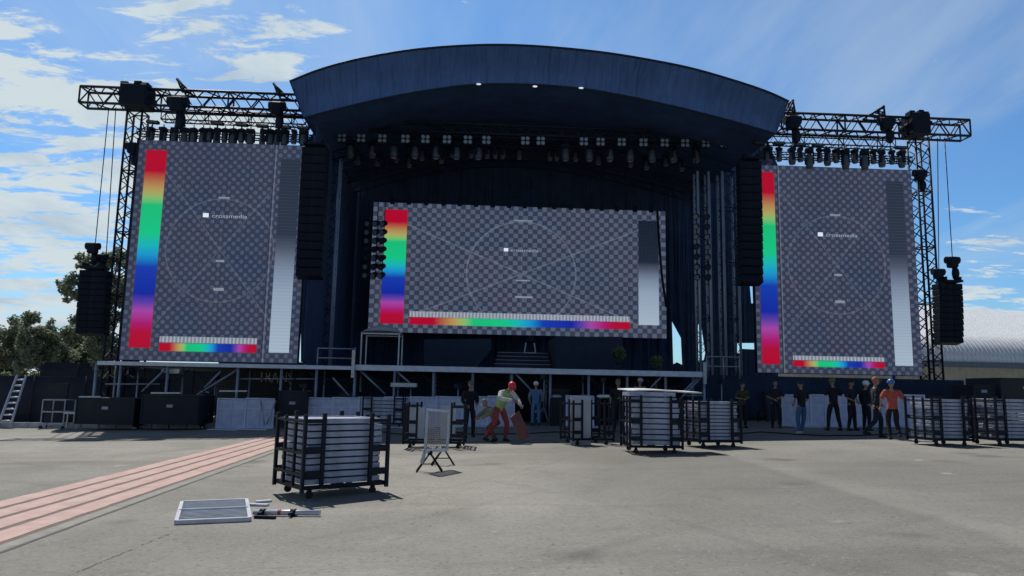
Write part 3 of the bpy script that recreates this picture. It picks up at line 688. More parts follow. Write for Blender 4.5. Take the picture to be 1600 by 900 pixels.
hoist(1488, 410, 34.6, 'hoist above the far right speaker hang', 1.1); hoist(1466, 428, 34.6, 'hoist at the top left corner of the far right speaker hang', 1.0)
hoist(208, 232, 35.0, 'black box hoist clamped high on the left lattice mast', 1.1); hoist(1437, 274, 35.4, 'black box hoist clamped high on the right lattice mast', 1.1)
for i, (a, c, label) in enumerate((((170, 168), (149, 380), 'thin steel cable from left truss tip down to the far left hoist'), ((181, 168), (166, 398), 'second thin cable left of the left mast'),
                   ((1465, 215), (1467, 422), 'thin steel cable from right truss down to the hoist at the speaker corner'), ((1476, 215), (1488, 402), 'thin cable from right truss to the upper far right hoist'))):
    A, Bq = S(*a, 34.7), S(*c, 34.7); tag(MB().tube([A, Bq], .022, 5).build('steel_cable', rig, None, org=Bq), label, 'cable', 'hoist cables of the outer speaker hangs')

# ------------------------------------------------------------------ lighting fixtures
def make_head(label, group, scl=1):
    r = empty('moving_head', label=label, cat='stage light', group=group)
    MB().box((0, 0, -.10*scl), (.42*scl, .34*scl, .18*scl)).build('base', black, r, bevel=.03)
    MB().box((0, 0, -.19*scl), (.40*scl, .16*scl, .04*scl)).box((-.21*scl, 0, -.42*scl), (.05*scl, .16*scl, .5*scl)).box((.21*scl, 0, -.42*scl), (.05*scl, .16*scl, .5*scl)).build('yoke', black, r)
    h = MB(); h.tube([(0, 0, -.22*scl), (0, 0, -.3*scl), (0, 0, -.7*scl), (0, 0, -.86*scl)], [.08*scl, .16*scl, .19*scl, .15*scl], 12); h.build('lamp_head', black, r)
    MB().tube([(0, 0, -.862*scl), (0, 0, -.875*scl)], .12*scl, 12).build('lens', lens, r); MB().tube([(0, 0, -.02), (0, 0, .16*scl)], .03, 6).build('clamp', rig, r); return r
def make_quad():
    r = empty('blinder', label='x', cat='stage light', group='four-lamp blinders along the front roof truss')
    MB().box((0, 0, -.28), (.50, .14, .50)).build('housing', black, r, bevel=.03); MB().tube([(0, 0, -.03), (0, 0, .25)], .03, 6).build('clamp', rig, r)
    for x in (-.12, .12):
        for z in (-.16, -.40): MB().tube([(x, -.06, z), (x, -.10, z)], [.09, .10], 10).build('lens', lens, r)
    return r
rows = [(s_, 'front') for s_ in ()]
ftr_z = S(820, 206, 37).z
truss('front_light_truss', (-7.5, 37, ftr_z), (13.4, 37, ftr_z), .5, .5, 'long dark lighting truss hung across the stage under the roof front', 'truss', rig, 1.0, .025)
qp = [535, 565, 598, 634, 665, 699, 731, 760, 821, 845, 912, 938, 971, 1005, 1038, 1070, 1102, 1130]
quad = make_quad()
for i, px in enumerate(qp):
    P = S(px, 208+ (px-535)*.0195*.8, 36.6); lab = 'blinder with four pale lamps in the row under the roof, '+nth(i, len(qp))
    if i == 0: quad.location = P; quad['label'] = lab
    else: dup(quad, P, random.uniform(-.1, .1), lab)
dim = mat('grey fixture body', (.05, .065, .09), .5)
hp = [548, 583, 616, 649, 682, 714, 748, 884, 921, 953, 985, 1019, 1052, 1087]
head = make_head('x', 'moving lights under the front roof truss', 1.05)
for c in head.children:
    if c.name.startswith('lamp_head'): c.data.materials[0] = dim
for i, px in enumerate(hp):
    P = S(px, 220+(px-548)*.016, 37.2); lab = 'dark grey moving light hanging behind the blinders, '+nth(i, len(hp))
    if i == 0: head.location = P; head['label'] = lab
    else: dup(head, P, random.uniform(-1, 1), lab)
# second, deeper row of smaller heads
cp2 = [(560, 250), (590, 254), (620, 248), (640, 256), (985, 256), (1010, 260), (1040, 254), (1065, 262), (660, 245), (690, 250), (707, 238), (737, 236), (762, 232), (786, 240), (812, 236), (870, 238), (900, 246), (935, 252), (775, 218), (860, 220)]
ft2 = S(790, 226, 39.5).z
truss('rear_light_truss', (-4, 39.5, ft2), (9, 39.5, ft2), .4, .4, 'shorter dark lighting truss deeper inside the stage roof', 'truss', rig, 1.0, .02)
hd2 = None
for i, (px, py) in enumerate(sorted(cp2)):
    P = S(px, py-14, 39.5); P.z = min(P.z, ft2-.1); lab = 'small lamp hanging deep under the roof centre, '+nth(i, len(cp2))
    if hd2 is None:
        hd2 = dup(head, P, .4, lab, 'small deep stage lights'); hd2.scale = (.85,)*3
    else:
        q = dup(hd2, P, random.uniform(-2, 2), lab); q.scale = (.8,)*3
# fixtures above the side screens
sh = [(237, 203), (256, 208), (273, 186), (289, 207), (303, 188), (318, 192), (328, 207), (340, 204), (352, 190), (365, 200), (378, 208), (392, 200), (411, 200), (423, 200), (434, 192), (445, 205), (460, 207), (475, 204)]
first = None
for i, (px, py) in enumerate(sh):
    P = S(px, 199+(px-237)*.018, 34.35); lab = 'black lamp in silhouette above the left screen, '+nth(i, len(sh))
    q = dup(head, P, random.uniform(0, 3), lab, 'silhouetted lamps above the left screen'); k = .9 if i % 2 else .74; q.scale = (k, k, k*(1.3 if i in (2, 4, 9, 12, 14) else 1.05))
shr = ((1200, 240), (1217, 235), (1237, 229), (1250, 238), (1264, 231), (1280, 238), (1292, 231), (1306, 240), (1320, 228), (1335, 240), (1350, 228), (1364, 240), (1377, 230), (1393, 241), (1408, 240))
for i, (px, py) in enumerate(shr):
    P = S(px, 230+(px-1200)*.028, 34.75); lab = 'black lamp in silhouette above the right screen, '+nth(i, len(shr))
    q = dup(head, P, random.uniform(0, 3), lab, 'silhouetted lamps above the right screen'); k = .92 if i % 2 == 0 else .76; q.scale = (k, k, k*(1.3 if i in (4, 8, 10) else 1.05))
def floodbar(px, py, Yp, label, group, tilt=0):
    P = S(px, py, Yp); r = empty('flood_bar', P, label=label, cat='flood light', group=group)
    MB().box((0, 0, 0), (.60, .22, .16)).build('housing', black, r, bevel=.03); MB().tube([(0, 0, -.05), (0, 0, -.55)], .03, 6).build('stem', rig, r)
    MB().box((0, -.112, 0), (.5, .01, .1)).build('lens', mat('dull lens', (.06, .07, .08), .3), r); r.rotation_euler = (0, radians(tilt), 0)
fl = [(239, 191), (340, 193), (378, 195), (410, 197), (445, 199), (474, 200)]
for i, (px, py) in enumerate(fl): floodbar(px, py, 34.4, 'flat black flood light on a stem over the left screen, '+nth(i, 6), 'flat flood lights over the left screen', 3)
fr = [(1186, 224), (1217, 224), (1250, 226), (1278, 227), (1408, 231)]
for i, (px, py) in enumerate(fr): floodbar(px, py, 34.8, 'flat black flood light on a stem over the right screen, '+nth(i, 5), 'flat flood lights over the right screen')
# lamp ladders hanging in the stage opening
dlens = mat('dim lens', (.10, .13, .18), .3)
def lamp_ladder(pxs, y0, y1, Yp, n, label, m=black):
    T, Bt = S(pxs[0], y0, Yp), S(pxs[0], y1, Yp); r = empty('lamp_ladder', T, label=label, cat='lamp ladder', group='lamp ladders hanging in the stage opening')
    xs_ = [S(p, y0, Yp).x for p in pxs]
    for x in xs_: child(MB().tube([(x, Yp, T.z+3.2), (x, Yp, Bt.z)], .025, 6), 'wire', rig, r)
    for k in range(n):
        z = T.z-(T.z-Bt.z)*(k+.5)/n
        for x in xs_:
            o = child(MB().tube([(x-.1, Yp-.2, z-.08), (x+.05, Yp+.1, z+.05), (x+.08, Yp+.2, z+.08)], [.17, .13, .06], 8), 'lamp', m, r)
            MB().tube([(x-.105, Yp-.21, z-.083), (x-.11, Yp-.222, z-.086)], .13, 8).build('lens', dlens if random.random() < .5 else rig, o)
        child(MB().bar((xs_[0], Yp+.05, z), (xs_[-1], Yp+.05, z), .05), 'rung', rig, r)
lamp_ladder([578, 590, 601], 342, 436, 36.2, 7, 'cluster of black lamps hanging in front of the centre screen rainbow bar')
lamp_ladder([1088, 1105], 330, 440, 36.4, 7, 'column of dark lamps hanging right of the centre screen')
# festoon cable hanging at the right end of the centre screen
P = [S(1027, 330, 41), S(1030, 380, 41), S(1034, 430, 41), S(1041, 480, 41)]
tag(MB().tube(P, .07, 6).build('hanging_cable', black, None, org=P[-1]), 'thick black cable loom hanging over the right edge of centre screen', 'cable')

# ------------------------------------------------------------------ trolleys with stacked panels
tm = mat('trolley black steel', (.007, .011, .022), .55, spec=.2)
def make_panel(Lx, Ly, th):
    o = MB(); o.box((0, 0, th*.5), (Lx*.985, Ly*.985, th*.5)); b = o
    b.box((0, -Ly/2+.02, th*.5), (Lx+.004, .05, th*.84)); b.box((0, Ly/2-.02, th*.5), (Lx+.004, .05, th*.84))
    for s in (-1, 1): b.box((s*(Lx/2-.02), 0, th*.5), (.05, Ly-.1, th*.80))
    return b
def trolley(pos, rz, Lx, Ly, H, label, npan, plabel, fill=1.0, pm_=panelm, messy=0, tall=False, first=None):
    z = gz(pos[0]); r = empty('panel_trolley', (pos[0], pos[1], z), rz, label=label, cat='trolley', group='black steel trolleys for flooring panels')
    w_ = .05
    b = MB()
    for zz_ in (.17,):
        for s in (-1, 1): b.box((0, s*(Ly/2-w_/2), zz_), (Lx, w_, .06)); b.box((s*(Lx/2-w_/2), 0, zz_), (w_, Ly, .06))
        b.box((0, 0, zz_), (w_, Ly, .05))
    b.build('base_frame', tm, r)
    for sx in (-1, 1):
        for sy in (-1, 1):
            MB().box((sx*(Lx/2+.01), sy*(Ly/2+.01), H/2+.06), (w_, w_, H-.1)).build('post', tm, r)
    inner = Lx*.29
    for sx in (-1, 1):
        for sy in (-1, 1):
            MB().box((sx*inner, sy*(Ly/2+.01), H/2+.1), (.055, .05, H-.14)).build('post', tm, r)
            for k, hz in enumerate((.36, .5*H+.1, .93*H)):
                MB().box((sx*(inner+Lx/2)/2, sy*(Ly/2+.012), hz), (Lx/2-inner-.05, .035, .10 if k < 2 else .05)).build('cross_bar', tm, r)
    for sx in (-1, 1):
        for q in (-.18, .18): MB().box((sx*(Lx/2+.01), q*Ly, H/2+.08), (.04, .05, H-.2)).build('post', tm, r)
        for hz in (.36, .55*H, .93*H): MB().box((sx*(Lx/2+.012), 0, hz), (.035, Ly-.04, .04)).build('cross_bar', tm, r)
    for sx in (-1, 1):
        for sy in (-1, 1):
            cst = MB(); cst.box((sx*(Lx/2-.16), sy*(Ly/2-.12), .125), (.06, .05, .05)); c = cst.build('caster', tm, r)
            MB().tube([(sx*(Lx/2-.16)-.0, sy*(Ly/2-.12)-.022, .055), (sx*(Lx/2-.16), sy*(Ly/2-.12)+.022, .055)], .055, 12).build('tyre', rubber, c)
    th = (H*fill-.24)/max(npan, 1)
    if npan:
        base = make_panel(Lx*.90, Ly*.86, th*.93).build('flooring_panel', pm_, None, bevel=.004)
        for k in range(npan):
            o = base if k == 0 else base.copy()
            if k: C.objects.link(o)
            jx, jy, jr = random.uniform(-.02, .02)*(1+messy), random.uniform(-.015, .015)*(1+messy), random.uniform(-.012, .012)*(1+messy)
            c_, s_ = cos(rz), sin(rz); o.location = (pos[0]+jx*c_-jy*s_, pos[1]+jx*s_+jy*c_, z+.20+th*k); o.rotation_euler = (0, 0, rz+jr)
            pl = 'top' if k == npan-1 else ('bottom' if k == 0 else ORD[k]+' from the bottom')
            tag(o, 'pale metal flooring panel, %s in the %s' % (pl, plabel), 'panel', 'flooring panels stacked in trolleys')
    return r
def trolley_px(pa, pb, H, label, npan, plabel, depth=.85, toward=1, **k):
    """pa, pb: ground pixels of the two near bottom corners"""
    A, Bq = G(*pa), G(*pb); d = (Bq-A); d.z = 0; Lx = d.length; rz = atan2(d.y, d.x); nrm = Vector((-d.y, d.x, 0)).normalized(); c = (A+Bq)/2+nrm*depth/2
    return trolley((c.x, c.y), rz, Lx, depth, H, label, npan, plabel, **k)
A, Bq, Cq = Vector((-2.41, 10.98, 0)), Vector((-3.05, 11.83, 0)), Vector((-1.30, 11.77, 0))
ctr = (Bq+Cq)/2
trolley((ctr.x, ctr.y), atan2(.79, 1.11), 1.36, 1.06, 1.22, 'largest nearest black trolley packed with pale panels, beside the pink stripes', 10, 'nearest trolley', fill=1.0)
trolley_px((630, 702), (724, 701), 1.20, 'black trolley behind the mesh panel on trestles', 0, '', depth=1.1)
trolley_px((985, 710), (1066, 709), 1.36, 'centre trolley with a white sheet-topped stack of panels', 10, 'centre trolley', depth=1.1, messy=2, fill=1.12)
trolley_px((1094, 701), (1158, 699), 1.25, 'black trolley of pale panels just right of the centre trolley', 11, 'trolley right of the centre one', depth=1.0)
trolley_px((896, 697), (958, 695), 1.22, 'nearly empty black trolley left of the centre trolley', 0, '', depth=1.0)
trolley_px((1460, 698), (1521, 697), 1.28, 'right trolley of panels, second from the right edge', 11, 'second trolley from the right edge', depth=1.0)
trolley_px((1560, 698), (1625, 697), 1.28, 'trolley of panels cut by the right edge of the view', 11, 'trolley at the right edge', depth=1.0)
trolley_px((566, 668), (628, 668), 1.30, 'distant trolley of pale panels behind the near trolley', 7, 'distant trolley behind the near one', depth=.9)
# white sheets on the centre trolley
P = G(1036, 705); zt = gz(P.x)+1.62
b = MB(); b.grid(lambda u, v: (3.95+1.75*u-.16*v, 17.85+1.0*v, gz(4.8)+1.50+.02*sin(u*5)+.035*v), 10, 4)
o = b.build('cover_sheet', white); o.modifiers.new('s', 'SOLIDIFY').thickness = .03; tag(o, 'white board lying on top of the centre trolley', 'board')
# white panel upright in the nearly empty trolley
A_, B_ = S(893, 617, 20.4), S(925, 617, 20.4); b = MB(); b.box(((A_.x+B_.x)/2, 20.6, .75), (B_.x-A_.x, .06, 1.35)); b.box(((A_.x+B_.x)/2, 20.56, .75), (.03, .04, 1.35)).box(((A_.x+B_.x)/2, 20.56, 1.2), (B_.x-A_.x, .04, .03))
tag(b.build('upright_panel', mat('pale panel', (.42, .46, .55), .5, .1), None, org=((A_.x+B_.x)/2, 20.6, 0)), 'pale panel standing upright inside the nearly empty trolley', 'panel')
# panels standing in the trolley behind the trestle panel
base_up = MB().box((0, 0, .5), (.42, .05, .85)).box((0, -.03, .92), (.42, .03, .03)).build('upright_panel', mat('pale panel', (.42, .46, .55), .5, .1), None)
for i, (px, lab) in enumerate(((651, 'pale panel standing in the left of the trolley behind the trestles'), (700, 'pale panel standing in the right of the trolley behind the trestles'))):
    o = base_up if i == 0 else base_up.copy()
    if i: C.objects.link(o)
    Q = S(px, 660, 20.6); o.location = (Q.x, 20.7, gz(Q.x)+.15); tag(o, lab, 'panel', 'panels standing upright in trolleys')

# ------------------------------------------------------------------ foreground bits
# framed grating on the ground
f1, f2, f3, f4 = [G(*q) for q in ((275, 820), (390, 815), (385, 785), (284, 789))]
def gq(P, z): return Vector((P.x, P.y, gz(P.x)+z))
r = empty('framed_panel', gq(f1, 0), label='thin framed panel lying flat on the asphalt in the left foreground', cat='panel')
for a, c in ((f1, f2), (f2, f3), (f3, f4), (f4, f1)): child(MB().bar(gq(a, .03), gq(c, .03), .045, .05), 'frame', bright, r)
b = MB(); b.quad(gq(f1, .035), gq(f2, .035), gq(f3, .035), gq(f4, .035)); b.quad(gq(f1, .015), gq(f4, .015), gq(f3, .015), gq(f2, .015))
o = child(b, 'infill_sheet', mat('grey blue ribbed sheet', (.30, .34, .41), .5, .2, .25, 9), r)
b = MB()
for k in range(1, 16):
    f = k/16; b.bar(gq(f1.lerp(f4, f), .042), gq(f2.lerp(f3, f), .042), .012)
child(b, 'rib', mat('grey rib', (.50, .54, .60), .5, .2), r)
child(MB().bar(gq(f1.lerp(f4, .5), .05), gq(f2.lerp(f3, .5), .05), .03), 'middle_bar', bright, r)
# pole with clamps
a, c = G(396, 806), G(500, 807); a = gq(a, .045); c = gq(c, .045)
r = empty('scaffold_pole', a, label='pale metal pole with two black clamps lying before the near trolley', cat='pole')
child(MB().tube([a, c], .034, 12), 'tube', bright, r)
for f in (.14, .60): 
    m_p = a.lerp(c, f); dv = (c-a).normalized(); pr = Vector((-dv.y, dv.x, 0))
    child(MB().tube([m_p-dv*.035, m_p+dv*.035], .046, 12).bar(m_p-pr*.13, m_p+pr*.1, .035), 'clamp', tm, r)
child(MB().tube([a.lerp(c, .37), a.lerp(c, .42)], .0355, 12), 'red_tape', mat('red tape', (.5, .05, .06), .6), r)
a2, c2 = G(398, 810), G(430, 811); tag(MB().bar(gq(a2, .02), gq(c2, .02), .05, .035).build('steel_bar', tm, None, org=gq(a2, 0)), 'short dark bar lying along the front of the clamped pole', 'bar')
for i, (p, q, lab) in enumerate((((388, 790), (418, 791), 'short pale strip on the ground by the corner of the framed panel'), ((400, 786), (424, 784), 'short pale strip lying nearest the near trolley wheels'))):
    a, c = G(*p), G(*q); tag(MB().bar(gq(a, .015), gq(c, .015), .09, .03).build('metal_strip', bright, None, org=gq(a, 0)), lab, 'metal strip', 'short pale strips before the near trolley')

# mesh panel on two trestles
Tn, Tf = G(678, 738), G(708, 728)
r0 = G(655, 738); 
def trestle(cx, cy, rz, label, h=.52, wsp=.36):
    r = empty('trestle', (cx, cy, gz(cx)), rz, label=label, cat='trestle', group='trestles under the mesh panel')
    for s in (-1, 1):
        MB().tube([(s*wsp, -.12, 0), (0, 0, h)], .018, 8).build('leg', tm, r); MB().tube([(s*wsp, .16, 0), (0, 0, h)], .018, 8).build('leg', tm, r)
    MB().tube([(-wsp*.55, -.06, h*.42), (wsp*.55, -.06, h*.42)], .012, 6).build('brace', tm, r); MB().ball((0, 0, h), .05).build('hinge', tm, r)
    return r
C1 = G(671, 737); C2 = G(692, 727)
trestle(C1.x, C1.y, .05, 'near black folding trestle under the leaning mesh panel', .36, .25); trestle(C2.x, C2.y, .1, 'rear black folding trestle under the leaning mesh panel', .36, .24)
r = empty('mesh_panel', (-1.0, 14.3, .5), label='pale mesh panel standing up on two black trestles', cat='mesh panel')
PB = [S(672, 706, 14.3), S(700, 704, 14.9), S(705, 640, 14.9), S(676, 641, 14.3)]
PB = [S(664, 705, 14.4), S(699, 703, 14.95), S(701, 643, 14.95), S(668, 640, 14.4)]
for i in range(4): child(MB().bar(PB[i], PB[(i+1) % 4], .05, .05), 'frame', bright if i != 3 else alu, r)
b = MB(); n1_, n2_ = 14, 20
for i in range(1, n1_): b.bar(PB[0].lerp(PB[1], i/n1_), PB[3].lerp(PB[2], i/n1_), .013)
for j in range(1, n2_): b.bar(PB[0].lerp(PB[3], j/n2_), PB[1].lerp(PB[2], j/n2_), .008)
child(b, 'mesh', mat('mesh wire', (.34, .34, .36), .5, .2), r)
child(MB().bar(PB[0]+Vector((-.0, 0, 0)), PB[0]+Vector((-.05, -.1, -.22)), .05), 'foot', alu, r)

# ------------------------------------------------------------------ crowd barriers
def make_barrier(wd=1.22, h=1.2):
    r = empty('crowd_barrier', label='x', cat='crowd barrier', group='pale crowd barrier panels')
    bm_ = mat('barrier aluminium', (.60, .64, .80), .5, .1, .15, 5); sh_ = mat('perforated barrier sheet', (.50, .53, .70), .6, .05, .22, 3)
    for s in (-1, 1): MB().box((s*(wd/2-.02), 0, h/2), (.05, .05, h)).build('post', bm_, r)
    MB().tube([(-wd/2, 0, h), (wd/2, 0, h)], .035, 8).build('top_rail', bm_, r)
    MB().box((0, .02, h*.5), (wd-.1, .012, h*.93)).build('sheet', sh_, r); MB().box((0, -.005, h*.68), (wd-.09, .03, .03)).box((0, -.005, h*.03), (wd-.09, .03, .04)).box((.0, -.006, h*.5), (.025, .03, h*.9)).build('stiffener', bm_, r)
    MB().box((0, -.5, .03), (wd-.03, 1.0, .03)).build('foot_plate', bm_, r)
    for s in (-1, 1): MB().tube([(s*(wd/2-.04), .7, .02), (s*(wd/2-.04), .03, h*.8)], .02, 6).build('strut', bm_, r)
    return r
bar0 = make_barrier(); used = False; bl = []
for px in (361, 405): bl.append((px, 667, 31.0))
for k in range(8): bl.append((499+k*40.5, 664, 31.6))
bl += [(906, 666, 30.2)]
for k in range(5): bl.append((1245+k*45, 667, 28.8))
for i, (px, py, Yp) in enumerate(bl):
    P = G(px, py) ; x = S(px, 650, Yp).x; near = {0: 'two left of the near trolley', 1: 'two left of the near trolley'}
    if i < 2: lab = 'pale barrier panel between black case and near trolley, %s of two' % ('left', 'right')[i]
    elif i < 10: lab = 'pale barrier panel in the row under the main deck, '+nth(i-2, 8)
    elif i == 10: lab = 'single pale barrier panel behind the nearly empty trolley'
    else: lab = 'pale barrier panel behind the standing workers on the right, '+nth(i-11, 5)
    if i == 0: o = bar0; o.location = (x, Yp, gz(x)); o['label'] = lab
    else: o = dup(bar0, (x, Yp, gz(x)), random.uniform(-.05, .05), lab)
    s_ = {0: 1.0}.get(i, 1.0); o.scale = (.97, 1, 1.03)
# diagonal brace bars leaning on the second barrier
for i, (p, q, lab) in enumerate((((407, 626), (413, 665), 'upright pale bar leaning on the barrier left of the near trolley'), ((431, 626), (416, 664), 'slanted pale bar leaning on the barrier left of the near trolley'))):
    a, c = S(*p, 30.9), S(*q, 30.6); tag(MB().tube([a, c], .035, 8).build('brace_bar', alu, None, org=c), lab, 'bar', 'bars leaning on a barrier')
# loose decks/tables under stage
def boxthing(px0, px1, y0, y1, Yp, dep, name, m, label, cat, group=None, bevel=.02, extra=None):
    a, c = S(px0, y0, Yp), S(px1, y1, Yp); x0, x1, z1, z0 = a.x, S(px1, y0, Yp).x, a.z, c.z
    r = empty(name, ((x0+x1)/2, Yp, z0), label=label, cat=cat, group=group)
    child(MB().box(((x0+x1)/2, Yp+dep/2, (z0+z1)/2), (x1-x0, dep, z1-z0)), 'body', m, r, bevel)
    if extra: extra(r, x0, x1, z0, z1, Yp)
    return r
def case_trim(r, x0, x1, z0, z1, Yp):
    for z in (z0+.03, z1-.03): child(MB().box(((x0+x1)/2, Yp-.015, z), (x1-x0, .03, .05)), 'edge_trim', rig, r)
    for x in (x0+.03, x1-.03): child(MB().box((x, Yp-.015, (z0+z1)/2), (.05, .026, z1-z0-.12)), 'edge_trim', rig, r)
    child(MB().box(((x0+x1)/2, Yp-.02, z0+(z1-z0)*.62), (.25, .03, .12)), 'latch', alu2, r)
darkbox = mat('black covered case', (.010, .014, .026), .75, 0, .3, 2, .2)
boxthing(120, 212, 621, 664, 30.6, 1.8, 'flight_case', darkbox, 'low wide black case on the kerb left of the striped lane, left one', 'case', 'wide black cases by the kerb', extra=case_trim)
boxthing(222, 312, 616, 664, 30.4, 1.8, 'flight_case', darkbox, 'low wide black case on the kerb, right one beside the barrier panels', 'case', 'wide black cases by the kerb', extra=case_trim)
boxthing(436, 480, 610, 662, 31.2, 1.0, 'flight_case', darkbox, 'upright black case between the barrier panels behind near trolley', 'case', 'wide black cases by the kerb', extra=case_trim)
# light plank on each case
for i, (p, q, Yp, lab) in enumerate((((124, 620), (158, 620), 30.7, 'thin pale plank on the left wide case'), ((236, 614), (282, 614), 30.5, 'long pale batten on the right wide case'), ((343, 611), (386, 611), 31.5, 'long pale batten above the barrier panels'))):
    a, c = S(*p, Yp), S(*q, Yp); tag(MB().bar(a, c, .09, .06).build('batten', alu, None, org=a), lab, 'batten', 'pale battens lying on cases')
# bright white bundle under the left wing
P = S(267, 579, 33.6); b = MB(); b.ball(P, (.42, .3, .14), 12, 8); b.box(P+Vector((.25, 0, -.02)), (.4, .4, .2)); tag(b.build('cloth_bundle', white, None, org=P), 'bright white cloth bundle tucked under the left deck edge', 'bundle')
# ratchet/tool stacks with bright bits
for i, (px, y0, y1, Yp, lab) in enumerate(((215, 624, 660, 31.5, 'stack of shiny metal fittings between the two wide black cases'), (316, 610, 658, 31.5, 'tangled pile of bright fittings left of the barrier panels'))):
    A = S(px, y1, Yp); r = empty('fittings_stack', (A.x, Yp, gz(A.x)), label=lab, cat='fittings', group='piles of metal fittings')
    H_ = S(px, y0, Yp).z-gz(A.x)
    for k in range(12):
        z = .06+H_*k/12; a_ = random.uniform(0, 3); m_k = random.choice([alu, alu2, bright, rig])
        MB().tube([(-.22*cos(a_), -.22*sin(a_), z), (.22*cos(a_), .22*sin(a_), z+random.uniform(-.04, .06))], random.uniform(.03, .055), 7).build('fitting', m_k, r)
    MB().box((0, 0, H_/2), (.12, .12, H_)).build('upright', rig, r)
# white table board under the deck
b = MB(); a, c = S(611, 599, 32.4), S(651, 604, 32.4); b.box(((a.x+c.x)/2, 32.6, (a.z+c.z)/2), (c.x-a.x, .7, .17)); tag(b.build('deck_board', alu, None, org=(a.x, 32.6, a.z)), 'pale board hung on the scaffold below the left of the main deck', 'board')
# lorry behind left wing with lettering
A, Bq = S(374, 576, 44), S(478, 622, 44)
r = empty('lorry_trailer', ((A.x+Bq.x)/2, 44, gz(-13)), label='dark lorry trailer with pale TRANS lettering seen under the left deck', cat='lorry')
child(MB().box(((A.x+Bq.x)/2, 45.2, (A.z+Bq.z)/2+.1), (Bq.x-A.x+2.5, 2.4, 2.4)), 'trailer_body', mat('dark trailer curtain', (.03, .04, .06), .5), r, .04)
me = text_mesh('TRANS', .98, .01); me.materials.append(mat('cream trailer lettering', (.85, .80, .62), .5)); tx = bpy.data.objects.new('lettering', me); C.objects.link(tx); tx.parent = r
Q = S(403, 597, 43.97); tx.rotation_euler = (pi/2, 0, 0); tx.location = Vector((Q.x, 43.97, Q.z))-Vector(r.location); tx.scale = (.66, 1, 1)
for s in (-1, -.5, 1): child(MB().tube([((A.x+Bq.x)/2+s*2, 44.1, gz(-13)+.5), ((A.x+Bq.x)/2+s*2, 44.45, gz(-13)+.5)], .5, 16), 'wheel', rubber, r)
# ladder on the left
a0, a1, t0_, t1_ = G(16, 667), G(36, 667), S(27, 586, 33.3), S(41, 586, 33.3)
r = empty('ladder', a0, label='tall aluminium ladder leaning at the dark fence on the far left', cat='ladder')
a0 = Vector((a0.x, 32.6, gz(a0.x))); a1 = Vector((a1.x, 32.6, gz(a1.x))); r.location = a0
child(MB().bar(a0, t0_, .06, .08), 'rail', bright, r); child(MB().bar(a1, t1_, .06, .08), 'rail', bright, r)
for k in range(1, 9): child(MB().tube([a0.lerp(t0_, k/9+.02), a1.lerp(t1_, k/9+.02)], .035, 8), 'rung', bright, r)
# wheeled cart frame
P = G(84, 666); r = empty('frame_cart', (P.x, 32, gz(P.x)), label='small grey tube frame cart beside the ladder at far left', cat='cart')
x0 = S(66, 640, 32).x; x1 = S(101, 640, 32).x; g0 = gz(x0); Hc = S(84, 625, 32).z
for x in (x0, x1):
    for y in (32, 32.8): child(MB().bar((x, y, g0+.12), (x, y, Hc), .045), 'post', alu2, r)
for z in (g0+.2, (g0+Hc)/2+.1, Hc):
    for y in (32, 32.8): child(MB().bar((x0, y, z), (x1, y, z), .04), 'rail', alu2, r)
    child(MB().bar((x0, 32, z), (x0, 32.8, z), .04).bar((x1, 32, z), (x1, 32.8, z), .04), 'rail', alu2, r)
for x in (x0, x1): child(MB().tube([(x, 32-.03, g0+.07), (x, 32.03, g0+.07)], .07, 10), 'wheel', rubber, r)
P = S(110, 643, 31.8); tag(MB().box((P.x, 32, P.z-.06), (.5, .5, .08)).box((P.x-.2, 32, (P.z+gz(P.x))/2-.06), (.04, .04, P.z-gz(P.x)-.1)).box((P.x+.2, 32, (P.z+gz(P.x))/2-.06), (.04, .04, P.z-gz(P.x)-.1)).build('side_table', alu, None, org=(P.x, 32, gz(P.x))), 'little pale topped table between the frame cart and the left case', 'table')
P = S(88, 600, 33); tag(MB().box((P.x, 33.2, P.z), (.95, .12, .06)).box((P.x, 33.2, (P.z+gz(P.x))/2), (.85, .1, P.z-gz(P.x))).build('black_board', darkbox, None, org=(P.x, 33, gz(P.x))), 'tall black board with a pale top edge behind the frame cart', 'board')
# dark items under the deck: stacked crates
rng = random.Random(3)
for i, (px, w_px, y0) in enumerate(((860, 30, 606), (700, 26, 622), (760, 34, 622), (830, 20, 630), (1000, 26, 612), (1195, 26, 612), (530, 30, 612))):
    boxthing(px, px+w_px, y0, 664, 34.0+rng.random()*.6, 1.0, 'equipment_case', mat('equipment case', (.022, .030, .05), .6), 'dim black equipment case under or beside the deck, '+nth(i, 7), 'case', 'dim cases under the deck', extra=case_trim)
# shiny bits on cases
for i, px in enumerate((870, 912, 940, 948)):
    P = S(px, 618, 31.2); tag(MB().ball(P+Vector((0, 0, -.04)), (.22, .12, .08), 10, 6).build('plastic_bag', white if i > 1 else alu, None, org=P), 'small pale bag on the equipment behind the nearly empty trolley, '+nth(i, 4), 'bag', 'small pale bags')
    tag(MB().box((P.x, 31.3, (P.z-.1+gz(P.x))/2), (.5, .4, P.z-.14-gz(P.x))).build('small_case', darkbox, None, org=(P.x, 31.3, gz(P.x))), 'small dark case under a pale bag, '+nth(i, 4), 'case', 'small dark cases under the bags')
